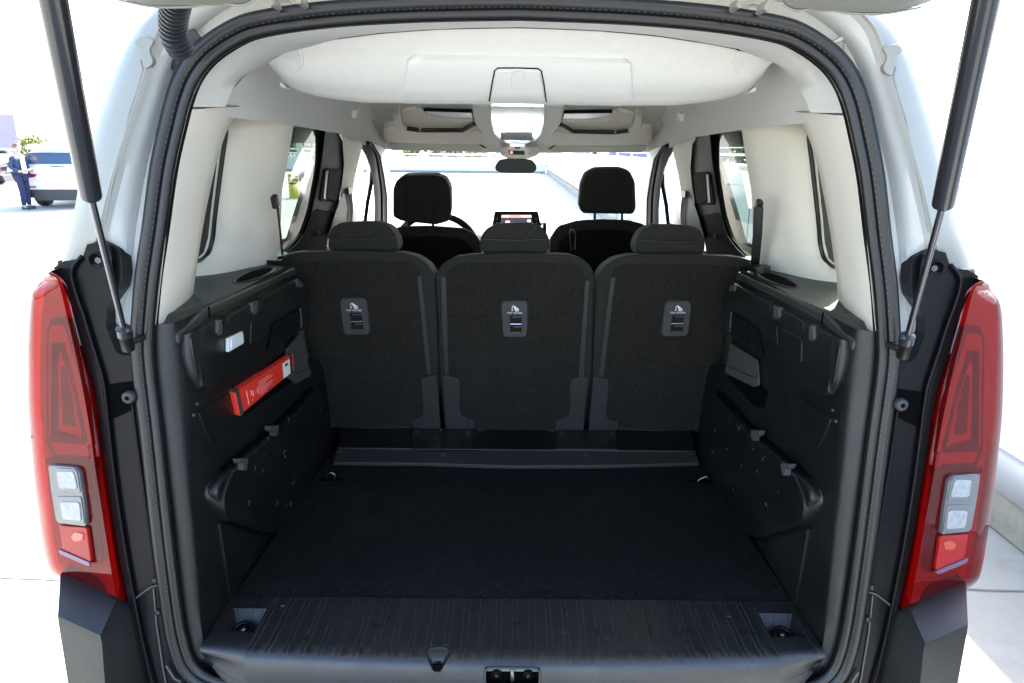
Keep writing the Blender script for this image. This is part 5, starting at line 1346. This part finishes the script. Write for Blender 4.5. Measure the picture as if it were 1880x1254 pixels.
# ---- tail lamps
ROWS = [((90, 501), (94, 497), (97, 493)), ((84, 515), (103, 510), (108, 510)), ((78, 537), (111, 530), (120, 533)), ((70, 592), (123, 582), (137, 590)), ((66, 655), (139, 650), (156, 655)), ((65, 735), (154, 724), (175, 722)), ((69, 799), (166, 796), (185, 800)), ((74, 863), (175, 862), (194, 862)), ((82, 931), (186, 930), (204, 940)), ((91, 999), (197, 1002), (215, 1008)), ((101, 1032), (204, 1045), (221, 1046)), ((112, 1053), (211, 1085), (229, 1085)), ((120, 1060), (214, 1098), (233, 1110))]
def lamp(s):
    R0 = []; RH = []
    for i, (S, M, B) in enumerate(ROWS):
        S3 = PY(S, .085); M3 = PO(M, -.040); B3 = PO(B, -.012)
        f = (.1, .4)[i] if i < 2 else (.15 if i == len(ROWS) - 1 else .5 if i == len(ROWS) - 2 else 1)
        F1_ = S3.lerp(M3, .10) + V(-.002, -.030 * f, 0); F2_ = S3.lerp(M3, .26) + V(0, -.026 * f, 0); F3_ = S3.lerp(M3, .6) + V(0, -.014 * f, 0)
        R0.append([S3 + V(.004, .10, 0), S3 + V(0, .04, 0), S3, F1_, F2_, F3_, M3, M3.lerp(B3, .12) + V(0, .003, 0), B3, B3 + V(.004, .02, 0)])
        e = (.12, .5)[i] if i < 2 else (.2 if i == len(ROWS) - 1 else 1)
        RH.append([S3 + V(.012 * e, .10, 0), S3 + V(.012 * e, .03 * e, 0), F1_ + V(.008 * e, .022 * e, 0), F2_ + V(.002 * e, .024 * e, 0), F3_ + V(0, .024 * e, 0), M3 + V(-.004 * e, .022 * e, 0), B3 + V(-.004 * e, .012 * e, 0)])
    R0.insert(0, [V(p.x, max(p.y, .17), p.z + .001) for p in R0[0]])
    cols_ = [smoothpath(c_, 4) for c_ in zip(*R0)]; LEFT = [list(r) for r in zip(*cols_)]; rows_ = [mirs(s, r) for r in LEFT]
    lens = G().grid(rows_).obj('tail_light', lensred, car, smooth=60, label='left tail lamp' if s < 0 else 'right tail lamp')
    RH.insert(0, [V(p.x, max(p.y, .16), p.z - .001) for p in RH[0]])
    cols_ = [smoothpath(c_, 4) for c_ in zip(*RH)]; rows_ = [mirs(s, list(r)) for r in zip(*cols_)]
    G().grid(rows_).obj('lamp_housing', lampwhite, lens, smooth=60)
    LB = bvh_rows(LEFT)
    def pl(name, pts, off, m, th=.004, rnd=3, bev=.0012): return surf_patch(name, LB, pts, -off, th, m, lens, s, rnd, bev)
    z8 = lambda pts: [(60 + x / 3.135, 480 + y / 3.135) for x, y in pts]
    z3 = lambda pts: [(x / 2.645, 780 + y / 2.645) for x, y in pts]
    # nested light-guide frames of the upper chamber
    zr = lambda pts: [(1893 - (1660 + x / 2.983), 480 + y / 2.983) for x, y in pts]
    pl('light_guide_frame', zr([(345, 318), (445, 310), (472, 380), (472, 1000), (440, 1082), (200, 1112), (188, 1060), (255, 660)]), .010, lampband, rnd=6)
    pl('light_guide_face', zr([(372, 352), (440, 350), (456, 385), (454, 960), (420, 1066), (216, 1078), (206, 1040), (285, 650)]), .0085, lampwhite, rnd=6)
    pl('inner_frame', zr([(370, 448), (430, 440), (438, 1000), (246, 1012), (240, 980), (304, 690)]), .007, lampband, rnd=4)
    pl('guide_recess', zr([(404, 462), (430, 452), (436, 985), (392, 925), (398, 700)]), .0062, lampdark, rnd=2)
    pl('inner_face', zr([(378, 505), (394, 512), (392, 930), (276, 962), (268, 985), (262, 970), (318, 700)]), .0058, lampwhite, rnd=3)
    pl('guide_core', zr([(362, 575), (378, 580), (366, 905), (296, 912), (318, 740)]), .0046, lampband, rnd=3)
    pl('lens_divider', zr([(190, 1112), (410, 1085), (470, 1090), (470, 1120), (200, 1150)]), .008, lampband, rnd=3)
    pl('lower_frame', [(x / 2.645, 780 + y / 2.645) for x, y in [(225, 178), (400, 172), (432, 215), (474, 690), (440, 694), (285, 615), (262, 480)]], .009, lampband, rnd=5)
    pl('reflex_reflector', z8([(330, 1060), (360, 1050), (400, 1070), (405, 1130), (350, 1140), (332, 1110)]), .010, lampred, .005)
    pl('retro_strip', z3([(222, 150), (300, 145), (440, 160), (440, 195), (260, 182), (240, 195), (225, 200)]), .012, lampred)
    # clear section: standing a little proud of the red lens
    pl('clear_section', z3([(250, 192), (268, 190), (380, 200), (400, 222), (420, 350), (434, 487), (300, 470), (287, 455), (262, 300)]), -.007, lampgrey, .010, 5, .002)
    pl('bezel', z3([(288, 200), (384, 208), (396, 222), (412, 322), (302, 312)]), -.009, lampgrey2, .003, 5, .001)
    pl('bezel', z3([(292, 338), (414, 340), (432, 472), (305, 466)]), -.009, lampgrey2, .003, 5, .001)
    pl('reversing_lamp', z3([(300, 215), (382, 216), (402, 300), (312, 298)]), -.011, lampbulb, .003, 5, .0015)
    pl('fog_lamp', z3([(316, 362), (410, 365), (420, 455), (328, 447)]), -.011, lampbulb, .003, 5, .0015)
    pl('indicator', z3([(300, 482), (434, 492), (456, 660), (318, 598)]), -.006, lampred, .006, 4, .002)
    pl('indicator_bulb', z3([(360, 535), (385, 512), (424, 522), (418, 552), (380, 560)]), -.0075, lampamb, .002, 3, .0008)
    pl('chrome_strip', z3([(303, 596), (316, 600), (450, 658), (456, 675), (440, 674), (308, 616)]), -.008, lamplilac, .004, 1.5, .001)
    return lens
lamp(-1); lamp(1)

# ---- bumper corners
for s in (-1, 1):
    b0 = PY((111, 1056), .05); 
    E0 = [PY((111, 1054), .03), PO((214, 1101), -.03), PO((236, 1113), -.015)]
    E1 = [PY((106, 1131), -.05), PY((184, 1167), -.070), PO((222, 1117), -.03)]
    E2 = [PY((107, 1142), -.052), PY((187, 1182), -.073), PO((226, 1130), -.032)]
    E3 = [PY((125, 1254), -.055), PY((194, 1270), -.073), PY((262, 1262), -.02)]
    E4 = [V(v.x, v.y, .12) for v in E3]
    rows = []
    for E in (E0, E0, E1, E2, E3, E4):
        side_ = [E[0] + V(-.004, .30, 0), E[0] + V(-.002, .05, 0)]
        rows.append(mirs(s, side_ + E + [E[2] + V(.01, .04, 0)]))
    rows[0] = [v + V(0, .04, 0) for v in rows[0]]
    G().grid(rows).obj('bumper_corner', blackp, car, smooth=30)
G().prism([V(-.765, -.068, .42), V(.765, -.068, .42), V(.765, -.068, .10), V(-.765, -.068, .10)], (0, .10, 0)).obj('bumper', sillp, car, bevel=.03, seg=3)

# ---- gas struts
for s in (-1, 1):
    a = PO((234, 632), -.055); b = PY((167, 362), -.13); c = PY((98, 0), -.25); top = c + (c - b) * .55
    st_ = G().tube(mirs(s, [a + (b - a) * .05, b]), .0048, 10).obj('gas_strut', steel, car, smooth=80)
    d = (c - b).normalized()
    G().tube(mirs(s, [b - d * .004, b, b + d * .003, c, top]), [.009, .0135, .0142, .0150, .0150], 20).obj('strut_cylinder', strutm, st_, smooth=50)
    dd = (b - a).normalized()
    G().tube(mirs(s, [a - dd * .012, a - dd * .010, a + dd * .022, a + dd * .024]), [.008, .0105, .0105, .0125], 12).obj('strut_socket', blackp, st_, smooth=50)
    G().tube(mirs(s, [a + dd * .022, a + dd * .036, a + dd * .038]), [.0125, .0120, .006], 12).obj('strut_clip', strutm, st_, smooth=50)
    G().cyl(mir(s, a + V(.0, .0, 0)), mir(s, a + V(.0, .05, 0)), .006, n=10).obj('ball_stud', steel, st_)

# ---- raised tailgate
half = [(172, -34), (205, -1), (240, 9), (278, 18), (345, 18), (450, 13), (466, 5), (482, -16), (600, -24), (800, -28), (943, -30)]
pr = [PY(p, -.09) for p in half]; pr[-1].x = 0
pr = full(pr)
up = V(0, -.86, .42); rows = []
zt = max(v.z for v in pr)
rows.append([V(v.x, v.y + .03, v.z + .05) for v in pr])
for k, (t, dz, sx) in enumerate(((0, .004, 1), (.012, 0, 1), (.05, -.003, 1.01), (.15, -.002, 1.03), (.4, 0, 1.10), (.8, .0, 1.15), (1.0, .01, 1.12))):
    rows.append([V(v.x * sx, v.y, v.z + dz) + up * t for v in pr])
n = len(pr)
rows.append([V(v.x * 1.12, v.y + up.y * 1.02, zt + .14 + up.z) for v in pr]); rows.append([V(v.x * 1.1, v.y + up.y * .5, zt + .16 + up.z * .5) for v in pr]); rows.append([V(v.x, v.y + .03, zt + .10) for v in pr])
tgm = G().grid(rows, closev=True).obj('tailgate', paint, car, smooth=35, bevel=0)
for s in (-1, 1):
    # sealer bead and stiffening step on the lobe
    bead = [PY(p, -.094) for p in [(214, -1), (244, 6), (285, 13), (342, 13), (366, 10), (392, 5), (412, 6), (440, 10), (458, 5), (470, -4)]]
    G().tube(mirs(s, smoothpath(bead, 4)), .0016, 6).obj('seam_bead', greyp if False else paint, tgm)
    stp = [PY(p, -.10) for p in [(340, -20), (410, -22), (420, 3), (352, 5)]]
    slab('pressed_panel', stp, (0, .02, -.0), paint, tgm, .008, .004, s=s)
    # hinge
    hx = [PY(p, .03) for p in [(486, -12), (494, -12), (503, 8), (495, 12)]]
    slab('hinge', hx, (0, .04, 0), paint, tgm, .002, .003, s=s)
    hx = [PY(p, .03) for p in [(542, -12), (550, -12), (553, 5), (545, 8)]]
    slab('hinge', hx, (0, .04, 0), paint, tgm, .002, .003, s=s)
    c = PO((524, 14), .02)
    G().tube(mirs(s, [c + V(.017 * math.cos(a * .4), -.006, .013 * math.sin(a * .4)) for a in range(9)]), .0018, 6).obj('hinge_ring', jamb_paint, tgm)

# ---- wiring hose and grommet
hp = smoothpath([PY(p, y) for p, y in (((338, -60), -.12), ((326, -5), -.07), ((318, 38), -.03), ((322, 70), -.005), ((333, 92), .02))], 14)
hp = resample(hp, 120)
rad = [.0172 + .0030 * (1 if (i % 6) < 3 else -1) for i in range(120)]
G().tube(hp, rad, 16).obj('wiring_hose', rubber2, car, smooth=30)
gc = PO((337, 90), .012)
rows = []
for rr_, dy in ((.036, 0), (.036, -.006), (.030, -.010), (.012, -.011)):
    rows.append([gc + V(rr_ * .88 * math.cos(a * math.pi / 14) + .12 * rr_ * math.sin(a * math.pi / 14), dy, rr_ * 1.05 * math.sin(a * math.pi / 14)) for a in range(28)])
G().grid(rows, closeu=True).obj('hose_grommet', rubber2, car, smooth=50)

# ---- group phrases shared by things of one kind
GROUPS = {'tree': 'trees beyond the parking deck', 'parked_car': 'cars parked on the deck', 'apartment_building': 'blocks beyond the far parapet', 'parapet_wall': 'parapet walls of the deck', 'railing': 'railings on the parapets', 'lamp_post': 'posts on the deck'}
for o in bpy.data.objects:
    if o.parent is None and o.get('category') and o.name.split('.')[0] in GROUPS: o['group'] = GROUPS[o.name.split('.')[0]]
